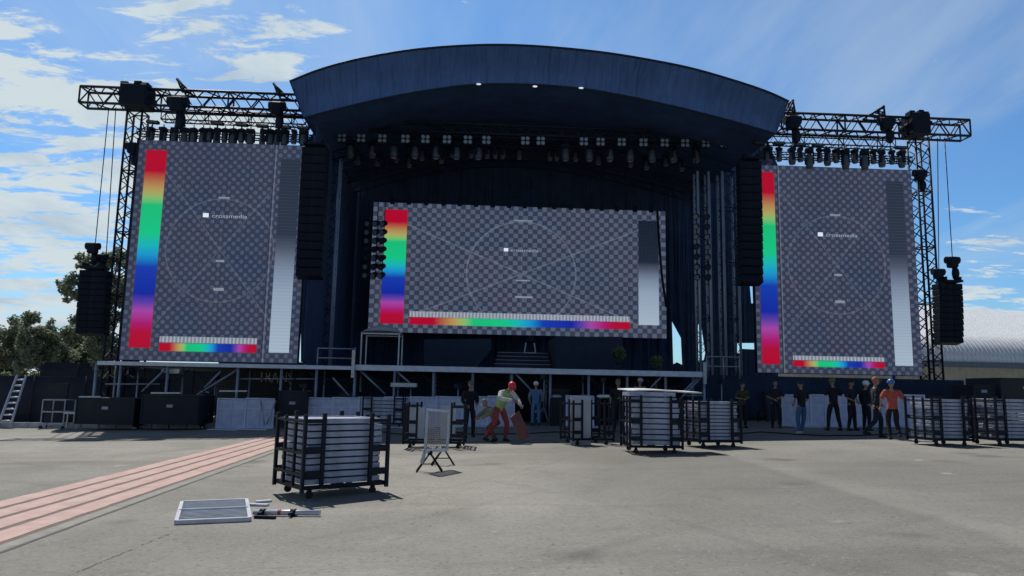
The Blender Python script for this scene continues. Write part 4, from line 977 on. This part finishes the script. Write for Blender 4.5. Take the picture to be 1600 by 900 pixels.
# working clutter between the barriers and the black cloth
rng = random.Random(11)
def reel(x, y, label):
    r = empty('cable_reel', (x, y, gz(x)), rng.uniform(-.6, .6), label=label, cat='cable reel', group='cable reels under the deck')
    MB().tube([(-.18, 0, .32), (.18, 0, .32)], .20, 14).build('wound_cable', rubber, r)
    for s in (-1, 1): MB().tube([(s*.19, 0, .32), (s*.22, 0, .32)], .31, 16).build('flange', rig, r)
def tripod(x, y, h, label):
    r = empty('tripod_stand', (x, y, gz(x)), rng.uniform(0, 2), label=label, cat='stand', group='tripod stands under the deck')
    MB().tube([(0, 0, .5), (0, 0, h)], .028, 6).build('pole', alu2, r)
    for k in range(3): MB().tube([(.45*cos(k*2.094), .45*sin(k*2.094), 0), (0, 0, .75)], .02, 6).build('leg', alu2, r)
    MB().box((0, 0, h), (.34, .22, .2)).build('lamp', rig, r)
for i, px in enumerate((455, 592, 655, 790, 905, 1010, 1120, 1195)):
    x = S(px, 640, 32.4).x; reel(x, 32.3+rng.random()*.5, 'dark cable reel standing under or beside the deck edge, '+nth(i, 8))
for i, px in enumerate((325, 470, 640, 715, 850, 945, 1130)):
    x = S(px, 640, 32.9).x; tripod(x, 32.6+rng.random(), rng.uniform(1.7, 2.15), 'thin tripod stand with a small lamp under the deck, '+nth(i, 7))
for i in range(10):       # cable runs sagging between the deck legs
    xa = -15+i*2.55; xb = xa+2.4; za = Z_D-.3; b = MB()
    for q in range(2): b.tube([(xa+(xb-xa)*k/8, 33.25+q*.08, za-(.35+.3*q+.1*(i % 3))*(1-(2*k/8-1)**2)) for k in range(9)], .022, 5, False)
    tag(b.build('cable_run', rubber, None, org=(xa, 33.25, za)), 'black cables sagging between scaffold legs under the deck edge, '+nth(i, 10), 'cable', 'cable runs under the deck')
# loose cables on the ground before the barriers
for i, pts in enumerate((((690, 676), (760, 680), (870, 676), (960, 680)), ((1110, 680), (1190, 676), (1290, 682), (1420, 679)), ((470, 676), (540, 679), (600, 676), (640, 681)))):
    P = [G(*q) for q in pts]; q_ = []
    for k in range(25):
        f = k/24*3; j = min(int(f), 2); a = P[j].lerp(P[j+1], f-j); a.y += .12*sin(k*.9); q_.append(gq(a, .02))
    tag(MB().tube(q_, .022, 5).build('ground_cable', rubber, None, org=q_[0]), 'black cable snaking on the shaded ground before the barriers, '+('middle', 'right', 'left')[i]+' one', 'cable', 'cables on the ground')
# stool-like stand on steps, low tarps
P = S(828, 552, 38.2); r = empty('drum_stand', (P.x, 38.2, P.z), label='small pale folding stand on the stage steps', cat='stand')
for s in (-1, 1): MB().bar((s*.3, 0, 0), (s*.22, 0, .55), .07).build('leg', alu2, r)
MB().box((0, 0, .02), (.5, .2, .05)).build('seat', alu2, r); MB().ball((0, 0, .7), (.16, .16, .2)).build('top', black, r)
def shrub(px, py, Yp, rad, label, nm='potted_plant'):
    P = S(px, py, Yp); r = empty(nm, (P.x, Yp, P.z-rad*1.5), label=label, cat='plant', group='small plants on the stage'); b = MB(); rg = random.Random(int(px))
    for i in range(260):
        d = Vector((rg.gauss(0, 1), rg.gauss(0, 1), rg.gauss(0, 1))).normalized()*rad*rg.uniform(.3, 1); c = d+Vector((0, 0, rad*1.5)); a = Vector((rg.gauss(0, 1), rg.gauss(0, 1), rg.gauss(0, 1))).normalized()*.09; e = a.orthogonal().normalized()*.05
        b.quad(c-a, c+e, c+a, c-e)
    b.build('foliage', mat('olive leaves', (.09, .11, .04), .6), r); MB().tube([(0, 0, 0), (0, 0, rad*.6)], [.16, .2], 10).build('pot', rubber, r)
shrub(967, 552, 35.5, .36, 'dull green leafy plant at the right end of the right riser'); shrub(1026, 566, 34.8, .34, 'dull green leafy plant on the deck under the screen corner')

# ------------------------------------------------------------------ people
def skin_mesh(verts, edges, rad, root=0, sub=2):
    me = bpy.data.meshes.new('s'); me.from_pydata(verts, edges, []); o = bpy.data.objects.new('s', me); C.objects.link(o)
    m = o.modifiers.new('k', 'SKIN'); m.use_smooth_shade = True; m.branch_smoothing = .4
    sv = me.skin_vertices[0].data
    for i, r in enumerate(rad): sv[i].radius = r if isinstance(r, tuple) else (r, r)
    for v_ in sv: v_.use_root = False
    sv[root].use_root = True
    s = o.modifiers.new('u', 'SUBSURF'); s.levels = sub; s.render_levels = sub
    bpy.context.view_layer.update(); dg = bpy.context.evaluated_depsgraph_get(); out_ = bpy.data.meshes.new_from_object(o.evaluated_get(dg)); bpy.data.objects.remove(o); bpy.data.meshes.remove(me)
    for p in out_.polygons: p.use_smooth = True
    return out_
def add_mesh(b, me):
    i = len(b.v); b.v += [v.co.copy() for v in me.vertices]; b.smooth = True
    for p in me.polygons: b.face([i+k for k in p.vertices])
    b.smooth = False
def person(pos, rz, H, J, label, top, legs, hat=None, hatm=None, shoes=rubber, sleeves='short', vest=None, tint=None):
    """J: joints in a 1.75 m frame: dict of name -> xyz; the figure faces -Y"""
    k = H/1.75
    D = dict(pel=(0, 0, .95), wai=(0, 0, 1.10), che=(0, 0, 1.32), nek=(0, 0, 1.48), hed=(0, -.02, 1.60),
             sl=(.19, 0, 1.42), sr=(-.19, 0, 1.42), el=(.25, .02, 1.14), er=(-.25, .02, 1.14), wl=(.27, -.06, .90), wr=(-.27, -.06, .90),
             hl=(.10, 0, .92), hr=(-.10, 0, .92), kl=(.12, -.02, .50), kr=(-.12, -.02, .50), al=(.13, .02, .09), ar=(-.13, .02, .09))
    D.update(J); D = {a: Vector(v)*k for a, v in D.items()}
    D['col'] = D['che'].lerp(D['nek'], .62); D['wst'] = D['pel'].lerp(D['wai'], .75); D['hem'] = D['pel']+(D['pel']-D['wai'])*.55
    names = ['pel', 'wai', 'che', 'nek', 'hed', 'sl', 'el', 'wl', 'sr', 'er', 'wr', 'hl', 'kl', 'al', 'hr', 'kr', 'ar']
    R_ = dict(hem=(.17, .14), col=.088, wst=(.15, .12), pel=(.15, .11), wai=(.145, .115), che=(.18, .13), nek=.068, hed=.06, sl=.078, el=.052, wl=.034, sr=.078, er=.052, wr=.034, hl=.10, kl=.066, al=.044, hr=.10, kr=.066, ar=.044)
    E_ = [('pel', 'hem'), ('che', 'col'), ('pel', 'wst'), ('pel', 'wai'), ('wai', 'che'), ('che', 'nek'), ('nek', 'hed'), ('che', 'sl'), ('sl', 'el'), ('el', 'wl'), ('che', 'sr'), ('sr', 'er'), ('er', 'wr'), ('pel', 'hl'), ('hl', 'kl'), ('kl', 'al'), ('pel', 'hr'), ('hr', 'kr'), ('kr', 'ar')]
    def sk(use, grow, rt='pel'):
        nn = [n for n in names+['col', 'wst', 'hem'] if n in use]; ix = {n: i for i, n in enumerate(nn)}
        rr = []
        for n in nn:
            q = R_[n]; q = q if isinstance(q, tuple) else (q, q); rr.append(((q[0]*.86+grow)*k, (q[1]*.86+grow)*k))
        return skin_mesh([D[n] for n in nn], [(ix[a], ix[b_]) for a, b_ in E_ if a in ix and b_ in ix], rr, ix[rt])
    root = empty('person', (pos[0], pos[1], pos[2] if len(pos) > 2 else gz(pos[0])), rz, label=label, cat='person')
    b = MB(); add_mesh(b, sk(names, -.012))
    # head
    up_ = (D['hed']-D['nek']).normalized(); fwd = Vector((0, -1, 0)); fwd = (fwd-up_*fwd.dot(up_)).normalized(); side = fwd.cross(up_)
    hc = D['hed']+up_*.06*k; M3 = Matrix((side, -fwd, up_)).transposed()
    hb = MB(); hb.ball((0, 0, 0), (.076*k, .095*k, .118*k), 16, 12); hb.ball((0, -.05*k, -.055*k), (.05*k, .05*k, .06*k), 10, 8)
    hb.tube([(0, -.09*k, .02*k), (0, -.115*k, -.022*k)], [.008*k, .017*k], 6)
    for s in (-1, 1): hb.ball((s*.078*k, .005*k, 0), (.012*k, .02*k, .032*k), 8, 6)
    hb.v = [M3@v+hc for v in hb.v]; i = len(b.v); b.v += hb.v
    for f_ in hb.f: b.smooth = True; b.face([i+q for q in f_])
    # hands: palm and five fingers
    for wn_, en in (('wl', 'el'), ('wr', 'er')):
        d = (D[wn_]-D[en]).normalized(); o_ = d.orthogonal().normalized(); sd_ = d.cross(o_); P0 = D[wn_]
        b.ball(P0+d*.045*k, (.036*k, .032*k, .045*k), 8, 6)
        for q, ln in zip((-1.5, -.5, .5, 1.5), (.065, .08, .075, .06)):
            s0 = P0+d*.07*k+o_*q*.018*k; b.tube([s0, s0+d*ln*.5*k+sd_*.006*k, s0+d*ln*.9*k+sd_*.025*k], [.010*k, .009*k, .006*k], 5)
        s0 = P0+d*.03*k-o_*.03*k; b.tube([s0, s0-o_*.025*k+d*.03*k, s0-o_*.03*k+d*.06*k+sd_*.015*k], [.013*k, .011*k, .008*k], 5)
    b.build('body', skin if tint is None else tint, root)
    fc = MB()
    for s in (-1, 1): fc.ball(M3@Vector((s*.03*k, -.088*k, .012*k))+hc, .011*k, 8, 6)
    fc.box(M3@Vector((0, -.093*k, -.06*k))+hc, (.045*k, .01*k, .008*k)); fc.build('eyes', hair, root)
    me = sk(['col', 'hem']+[n for n in names if n in ('pel', 'wai', 'che', 'sl', 'sr')+(('el', 'er') if sleeves != 'none' else ())+(('wl', 'wr') if sleeves == 'long' else ())], .026, 'che')
    o = bpy.data.objects.new('shirt', me); me.materials.clear(); me.materials.append(top); C.objects.link(o); o.parent = root
    me = sk(['wst', 'pel', 'hl', 'kl', 'al', 'hr', 'kr', 'ar'], .020); o = bpy.data.objects.new('trousers', me); me.materials.clear(); me.materials.append(legs); C.objects.link(o); o.parent = root
    if vest:
        me = sk(['col', 'hem', 'pel', 'wai', 'che', 'sl', 'sr'], .038, 'che'); o = bpy.data.objects.new('vest', me); me.materials.clear(); me.materials.append(vest); C.objects.link(o); o.parent = root
    for a_, kn in (('al', 'kl'), ('ar', 'kr')):
        A_ = D[a_]; s_ = MB(); s_.smooth = True; s_.tube([A_+Vector((0, .05*k, -.045*k)), A_+Vector((0, 0, -.04*k)), A_+Vector((0, -.10*k, -.055*k)), A_+Vector((0, -.17*k, -.062*k))], [.038*k, .05*k, .042*k, .024*k], 8); s_.build('shoe', shoes, root)
    if hat == 'helmet':
        hm = MB(); hm.ball((0, 0, .035*k), (.105*k, .125*k, .105*k), 16, 10); hm.tube([(0, -.02*k, .03*k), (0, -.02*k, .042*k)], [.128*k, .12*k], 16); hm.v = [M3@v+hc for v in hm.v]; hm.build('helmet', hatm, root)
        hm = MB(); hm.box((0, -.115*k, .035*k), (.12*k, .07*k, .012*k)); hm.v = [M3@v+hc for v in hm.v]; hm.build('helmet_peak', hatm, root)
    else:
        hm = MB(); hm.ball((0, .014*k, .03*k), (.086*k, .10*k, .105*k), 14, 9); hm.v = [M3@v+hc for v in hm.v]; hm.build('cap' if hat == 'cap' else 'hair', hatm or hair, root)
        if hat == 'cap':
            hm = MB(); hm.box((0, -.12*k, .035*k), (.11*k, .09*k, .012*k)); hm.v = [M3@v+hc for v in hm.v]; hm.build('cap_peak', hatm, root)
    return root
navy = mat('navy work clothes', (.012, .018, .035), .9); blk = mat('black clothes', (.010, .011, .016), .9); denim = mat('blue denim', (.06, .13, .28), .9, 0, .2, 20)
lden = mat('light blue overalls', (.09, .20, .40), .9, 0, .15, 15); greym = mat('grey shirt', (.20, .22, .26), .9); redsh = mat('rust red shirt', (.42, .085, .06), .85, 0, .15, 10)
hiv = mat('lime safety vest', (.34, .50, .20), .8); orange = mat('bright red helmet', (.62, .03, .05), .4); oliv = mat('olive cap', (.12, .13, .05), .7); blueh = mat('blue helmet', (.05, .14, .42), .35)
whth = mat('white helmet', (.75, .76, .78), .35); redt = mat('red work trousers', (.36, .06, .05), .85, 0, .25, 12); beige = mat('grey white sleeves', (.55, .57, .58), .9); gray2 = mat('pale shoes', (.45, .45, .47), .7)
for m__ in (navy, blk, denim, lden, greym, redsh, redt, beige):
    nn__ = m__.node_tree; bb = nn__.nodes['Principled BSDF']; nz_ = nn__.nodes.new('ShaderNodeTexNoise'); nz_.inputs['Scale'].default_value = 7; nz_.inputs['Distortion'].default_value = 1.5; tc_ = nn__.nodes.new('ShaderNodeTexCoord'); bp_ = nn__.nodes.new('ShaderNodeBump'); bp_.inputs['Strength'].default_value = 1; bp_.inputs['Distance'].default_value = .06
    nn__.links.new(tc_.outputs['Object'], nz_.inputs['Vector']); nn__.links.new(nz_.outputs['Fac'], bp_.inputs['Height']); nn__.links.new(bp_.outputs[0], bb.inputs['Normal'])
def gp2(px, py): P = G(px, py); return (P.x, P.y)
# man in light overalls, back to us
person((2.75, 31.2), pi, 1.84, dict(el=(.27, .0, 1.15), er=(-.27, 0, 1.15), wl=(.22, -.10, .95), wr=(-.22, -.10, .95)), 'worker in light blue overalls and white helmet seen from behind below the deck', greym, lden, 'helmet', whth, sleeves='long', vest=lden)
# stooping worker with red helmet carrying a panel
px_ = gp2(783, 690)
person(px_, radians(40), 1.92, dict(pel=(0, .12, .92), wai=(0, .03, 1.07), che=(0, -.14, 1.27), nek=(0, -.24, 1.40), hed=(0, -.33, 1.47), sl=(.2, -.16, 1.36), sr=(-.2, -.16, 1.36), el=(.30, -.32, 1.14), er=(-.32, -.30, 1.16), wl=(.22, -.52, 1.0), wr=(-.1, -.55, 1.12),
            hl=(.1, .1, .9), hr=(-.1, .1, .9), kl=(.16, -.06, .48), kr=(-.22, .02, .50), al=(.16, .02, .09), ar=(-.30, .34, .10)), 'stooping worker in red helmet and lime vest handling a reddish board', beige, redt, 'helmet', orange, sleeves='long', vest=hiv)
A_, B_, C_, D_ = S(797, 652, 21.3), S(811, 641, 21.5), S(829, 682, 21.3), S(812, 690, 21.0)
b = MB(); nn_ = Vector((.0, -.06, .01))
for q in (A_, B_, C_, D_): b.v.append(q)
for q in (A_, B_, C_, D_): b.v.append(q-nn_)
for f_ in ((3, 2, 1, 0), (4, 5, 6, 7), (0, 1, 5, 4), (1, 2, 6, 5), (2, 3, 7, 6), (3, 0, 4, 7)): b.face(f_)
tag(b.build('tilted_board', mat('reddish brown board', (.20, .075, .07), .7, 0, .2, 6), None, org=D_, bevel=.01), 'reddish brown board tilted in the hands of the stooping worker', 'board')
# second, crouched helper beside him
px_ = gp2(768, 690)
person(px_, radians(-60), 1.6, dict(pel=(0, .18, .62), wai=(0, .1, .78), che=(0, -.08, .98), nek=(0, -.18, 1.12), hed=(0, -.26, 1.22), sl=(.19, -.1, 1.07), sr=(-.19, -.1, 1.07), el=(.22, -.32, .88), er=(-.22, -.32, .88), wl=(.12, -.52, .78), wr=(-.12, -.52, .78),
            hl=(.1, .15, .6), hr=(-.1, .15, .6), kl=(.16, -.18, .52), kr=(-.16, -.1, .40), al=(.16, .02, .09), ar=(-.2, .30, .10)), 'crouching worker in olive clothes left of the stooping red-helmeted one', mat('khaki jacket', (.22, .20, .15), .9, 0, .2, 8), mat('brown red trousers', (.20, .06, .05), .9), 'cap', mat('grey cap', (.2, .2, .2), .8), sleeves='long')
# dark person by the trolley
person(gp2(733, 683), radians(20), 1.82, dict(wl=(.15, -.22, 1.05), wr=(-.18, -.2, 1.0)), 'dark clothed person with an olive cap standing beside the trolley behind the trestles', blk, blk, 'cap', oliv, sleeves='long')
person(gp2(966, 675), radians(-20), 1.86, dict(el=(.3, 0, 1.18), wl=(.1, -.2, 1.15)), 'dim person in dark clothes left of the centre trolley', blk, blk, 'cap', oliv)
person((7.2, 31.0), radians(10), 1.95, dict(wl=(.1, -.25, 1.1), wr=(-.1, -.25, 1.1)), 'person in grey shirt half hidden behind the centre trolley', greym, navy, 'helmet', alu, sleeves='long')
person(gp2(1161, 669), radians(15), 1.74, dict(el=(.3, 0, 1.16), er=(-.3, 0, 1.16), wl=(.1, -.2, 1.18), wr=(-.1, -.2, 1.12)), 'person in dark clothes behind the trolley, leftmost of the standing group', mat('dim olive vest', (.05, .05, .02), .9), blk, 'none', hair)
person(gp2(1213, 669), radians(-10), 1.82, dict(el=(.3, 0, 1.16), er=(-.3, 0, 1.16), wl=(.08, -.22, 1.1), wr=(-.1, -.22, 1.05)), 'person in dark shirt with folded arms before the black skirt', navy, blk, 'none', hair)
person(gp2(1254, 678), radians(200), 1.76, dict(el=(.29, .02, 1.16), er=(-.29, 0, 1.16), wl=(.2, -.15, 1.0), wr=(-.2, -.15, 1.0), kl=(.14, -.05, .5), kr=(-.10, -.02, .5), al=(.18, .05, .09), ar=(-.06, -.1, .09)), 'person in black top, light blue jeans and pale shoes', blk, denim, 'none', hair, shoes=gray2)
person(gp2(1304, 673), radians(185), 1.86, dict(el=(.30, 0, 1.18), er=(-.3, 0, 1.18), wl=(.16, -.2, 1.28), wr=(-.16, -.2, 1.28), al=(.24, .02, .09), ar=(-.22, .02, .09), kl=(.18, -.02, .5), kr=(-.16, -.02, .5)), 'person with legs apart in black clothes and olive helmet', blk, blk, 'helmet', oliv)
person(gp2(1332, 673), radians(30), 1.80, dict(el=(.28, .0, 1.15), er=(-.30, 0, 1.15), wl=(.1, -.2, 1.0), wr=(-.05, -.2, 1.02), al=(.22, .02, .09), ar=(-.2, .02, .09)), 'person in dark cap and black clothes looking left, arms crossed', navy, blk, 'cap', navy)
person(gp2(1355, 673), radians(100), 1.76, dict(), 'person with white helmet mostly hidden behind the walking pair', navy, blk, 'helmet', whth, sleeves='long')
person(gp2(1371, 684), radians(75), 1.84, dict(kl=(.12, -.16, .52), kr=(-.10, .05, .5), al=(.12, -.12, .09), ar=(-.1, .36, .18), wl=(.25, -.2, .98), wr=(-.25, .1, .95)), 'walking person in dark overalls with a red cap', navy, navy, 'cap', mat('faded red cap', (.42, .12, .12), .8), sleeves='long')
person(gp2(1397, 687), radians(165), 1.76, dict(el=(.30, .02, 1.18), er=(-.32, .04, 1.18), wl=(.32, -.06, .94), wr=(-.36, -.02, .94), kl=(.1, -.14, .52), kr=(-.08, .04, .5), al=(.10, .02, .09), ar=(-.08, .30, .18)), 'walking worker in rust red shirt and blue helmet', redsh, blk, 'helmet', blueh)
person((22.9, 38.5, 1.0), radians(10), 1.7, dict(), 'distant person by the shed wall right of the right mast', navy, blk, 'helmet', blueh)

# ------------------------------------------------------------------ right side: shed, dark boxes
shed = empty('shed', (34, 62, 0), label='long pale shed with ribbed curved roof behind the far right speaker hang', cat='shed')
zr, zl = S(1540, 474, 62).z, S(1540, 566, 62).z
ribm = mat('ribbed roof sheet', (.66, .70, .76), .5, 0, .08, 2)
b = MB(); R1 = (zr-zl)
def prof(v):
    if v < .45: a = v/.45*pi/2*.62; return (62+1.9*(1-cos(a))/.435, zl+R1*.46*sin(a)/.827)
    q = (v-.45)/.55; return (63.9+11*q, zl+R1*.46+R1*.72*q)
def rf(u, v):
    return (26+u*60, *prof(v))
b.grid(rf, 240, 14)
b2 = MB()
child(b, 'roof', ribm, shed)
b = MB()
for i in range(150):
    x = 26.2+i*.4; pts = [Vector((x, prof(v_)[0], prof(v_)[1]+.03)) for v_ in [j/12 for j in range(13)]]; b.tube(pts, .05, 4, False)
child(b, 'roof_rib', ribm, shed)
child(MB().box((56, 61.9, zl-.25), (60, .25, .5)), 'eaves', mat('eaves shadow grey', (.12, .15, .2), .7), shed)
b = MB(); n = 220
for i in range(n):
    x0 = 26+i*60/n; b.quad((x0, 64+(.06 if i % 2 else -.06), -.2), (x0+60/n, 64+(-.06 if i % 2 else .06), -.2), (x0+60/n, 64+(-.06 if i % 2 else .06), zl-.3), (x0, 64+(.06 if i % 2 else -.06), zl-.3))
child(b, 'wall', mat('cream ribbed wall', (.50, .47, .38), .7, 0, .15, 1), shed)
# lorry/container at the right edge
boxthing(1561, 1640, 590, 632, 30.5, 2.2, 'black_container', mat('black container', (.014, .018, .024), .6), 'black container cut by the right edge behind the last trolley', 'container', extra=case_trim)
boxthing(1520, 1553, 601, 628, 30.0, 1.4, 'speaker_case', darkbox, 'small black case left of the black container at far right', 'case', extra=case_trim)
b = MB(); a, c = S(1478, 627, 29.5), S(1562, 627, 29.5); b.box(((a.x+c.x)/2, 29.8, (a.z+gz(a.x))/2), (c.x-a.x, .5, a.z-gz(a.x))); tag(b.build('low_wall', darkbox, None, org=((a.x+c.x)/2, 29.8, gz(a.x))), 'low dark stack of covered gear behind the right trolleys', 'gear stack')

# ------------------------------------------------------------------ left side: fence and trees
def fence_panel(x0, x1, y, z1, label):
    r = empty('site_fence', ((x0+x1)/2, y, gz(x0)), label=label, cat='fence')
    b = MB(); b.grid(lambda u, v: (x0+(x1-x0)*u, y+.05*sin(u*60), gz(x0)+(z1-gz(x0))*v), 120, 3); o = child(b, 'screening', mat('dark blue fence cloth', (.018, .026, .045), .9, 0, .3, 1), r)
    o.modifiers.new('s', 'SOLIDIFY').thickness = .03
    n = int((x1-x0)/2.4)
    for i in range(n+1): child(MB().tube([(x0+i*2.4, y-.1, gz(x0)), (x0+i*2.4, y-.1, z1+.05)], .03, 6), 'post', rig, r)
fence_panel(-40, -14.5, 36.0, S(60, 588, 36).z, 'dark cloth covered site fence along the far left under the trees')
leafm = bpy.data.materials.new('tree leaves'); leafm.use_nodes = True; t = leafm.node_tree; B = t.nodes['Principled BSDF']; B.inputs['Roughness'].default_value = .6
n_, m_, noi, ss, mix = nodes_for(t); gi = n_('ShaderNodeNewGeometry'); 
lc_ = mix(gi.outputs['Random Per Island'], (.13, .17, .10), (.36, .40, .28)); t.links.new(lc_, B.inputs['Base Color'])
trn = n_('ShaderNodeBsdfTranslucent'); t.links.new(lc_, trn.inputs[0]); ms_ = n_('ShaderNodeMixShader'); ms_.inputs[0].default_value = .4
t.links.new(B.outputs[0], ms_.inputs[1]); t.links.new(trn.outputs[0], ms_.inputs[2]); t.links.new(ms_.outputs[0], t.nodes['Material Output'].inputs[0])
try: B.inputs['Subsurface Weight'].default_value = 0
except Exception: pass
bark = mat('bark', (.10, .075, .05), .9, 0, .3, 5, .5)
def tree(x, y, blobs, label, n=5200, leaf=.16, seed=1, ztop=None):
    rg = random.Random(seed); r = empty('tree', (x, y, gz(x)), label=label, cat='tree', group='trees on the far left')
    z0 = gz(x); b = MB()
    cz = sum(q[2] for q in blobs)/len(blobs)
    b.tube([(0, 0, 0), (.1, .1, cz*.35), (0, 0, cz*.7)], [.32, .24, .14], 10)
    for (bx, by, bz, br) in blobs: b.tube([(0, 0, cz*.45), (bx*.5, by*.5, (cz*.45+bz)*.5+.3), (bx, by, bz)], [.13, .08, .03], 6)
    b.build('trunk', bark, r)
    b = MB(); tot = sum(q[3]**2 for q in blobs)
    subs = []
    for (bx, by, bz, br) in blobs:
        for k in range(int(12+br*8)):
            d = Vector((rg.gauss(0, 1), rg.gauss(0, 1), rg.gauss(0, 1))).normalized()*br*rg.uniform(.45, 1.05); d.z *= .85
            subs.append((Vector((bx, by, bz))+d, br*rg.uniform(.16, .36)))
    ts = sum(q[1]**2 for q in subs)
    for c, sr_ in subs:
        for i in range(int(n*sr_*sr_/ts)+3):
            d = Vector((rg.gauss(0, 1), rg.gauss(0, 1), rg.gauss(0, .9))).normalized()*sr_*rg.uniform(.4, 1.15); P = c+d
            a = Vector((rg.gauss(0, 1), rg.gauss(0, 1), rg.gauss(0, .7))).normalized()*leaf*rg.uniform(.6, 1.3); e = a.orthogonal().normalized(); e.rotate(Matrix.Rotation(rg.uniform(0, 6), 3, a)); e *= leaf*.5
            b.quad(P-a, P+e, P+a, P-e)
    b.build('crown', leafm, r)
def pxblob(px, py, rpx, Yp, x0, gzx): P = S(px, py, Yp); return (P.x-x0, random.uniform(-1, 1), P.z-gzx, rpx*Yp/1131)
for i, (px, Yp, bl_, lab) in enumerate((
    (25, 56, [(18, 545, 34), (-8, 560, 30), (45, 520, 28), (30, 575, 30)], 'rounded broad tree at the far left edge above the fence'),
    (72, 52, [(62, 512, 27), (85, 525, 24), (70, 555, 36), (100, 560, 26), (50, 590, 30)], 'broad tree with the highest crown left of the speaker hang'),
    (122, 54, [(112, 550, 26), (130, 530, 18), (140, 570, 30), (112, 590, 24)], 'small dark tree just left of the outer speaker hang'),
    (160, 48, [(150, 412, 24), (172, 402, 20), (186, 410, 16), (130, 455, 24), (165, 450, 34), (185, 480, 26), (150, 520, 36), (185, 560, 30)], 'tall tree behind the left outer speaker hang and mast'),
    (220, 58, [(225, 590, 22), (205, 600, 20), (245, 600, 16)], 'low bushy tree seen through the scaffold under the left wing'))):
    x0 = S(px, 600, Yp).x; z0 = gz(x0); tree(x0, Yp, [pxblob(a, c, rr_, Yp, x0, z0) for a, c, rr_ in bl_], lab, n=(16000 if i != 4 else 4000), leaf=.125, seed=i+2)
# back fence behind everything to keep the horizon natural
fence_panel(-27.5, -2, 48.0, 2.75, 'dark cloth covered fence behind the left wing of the stage')
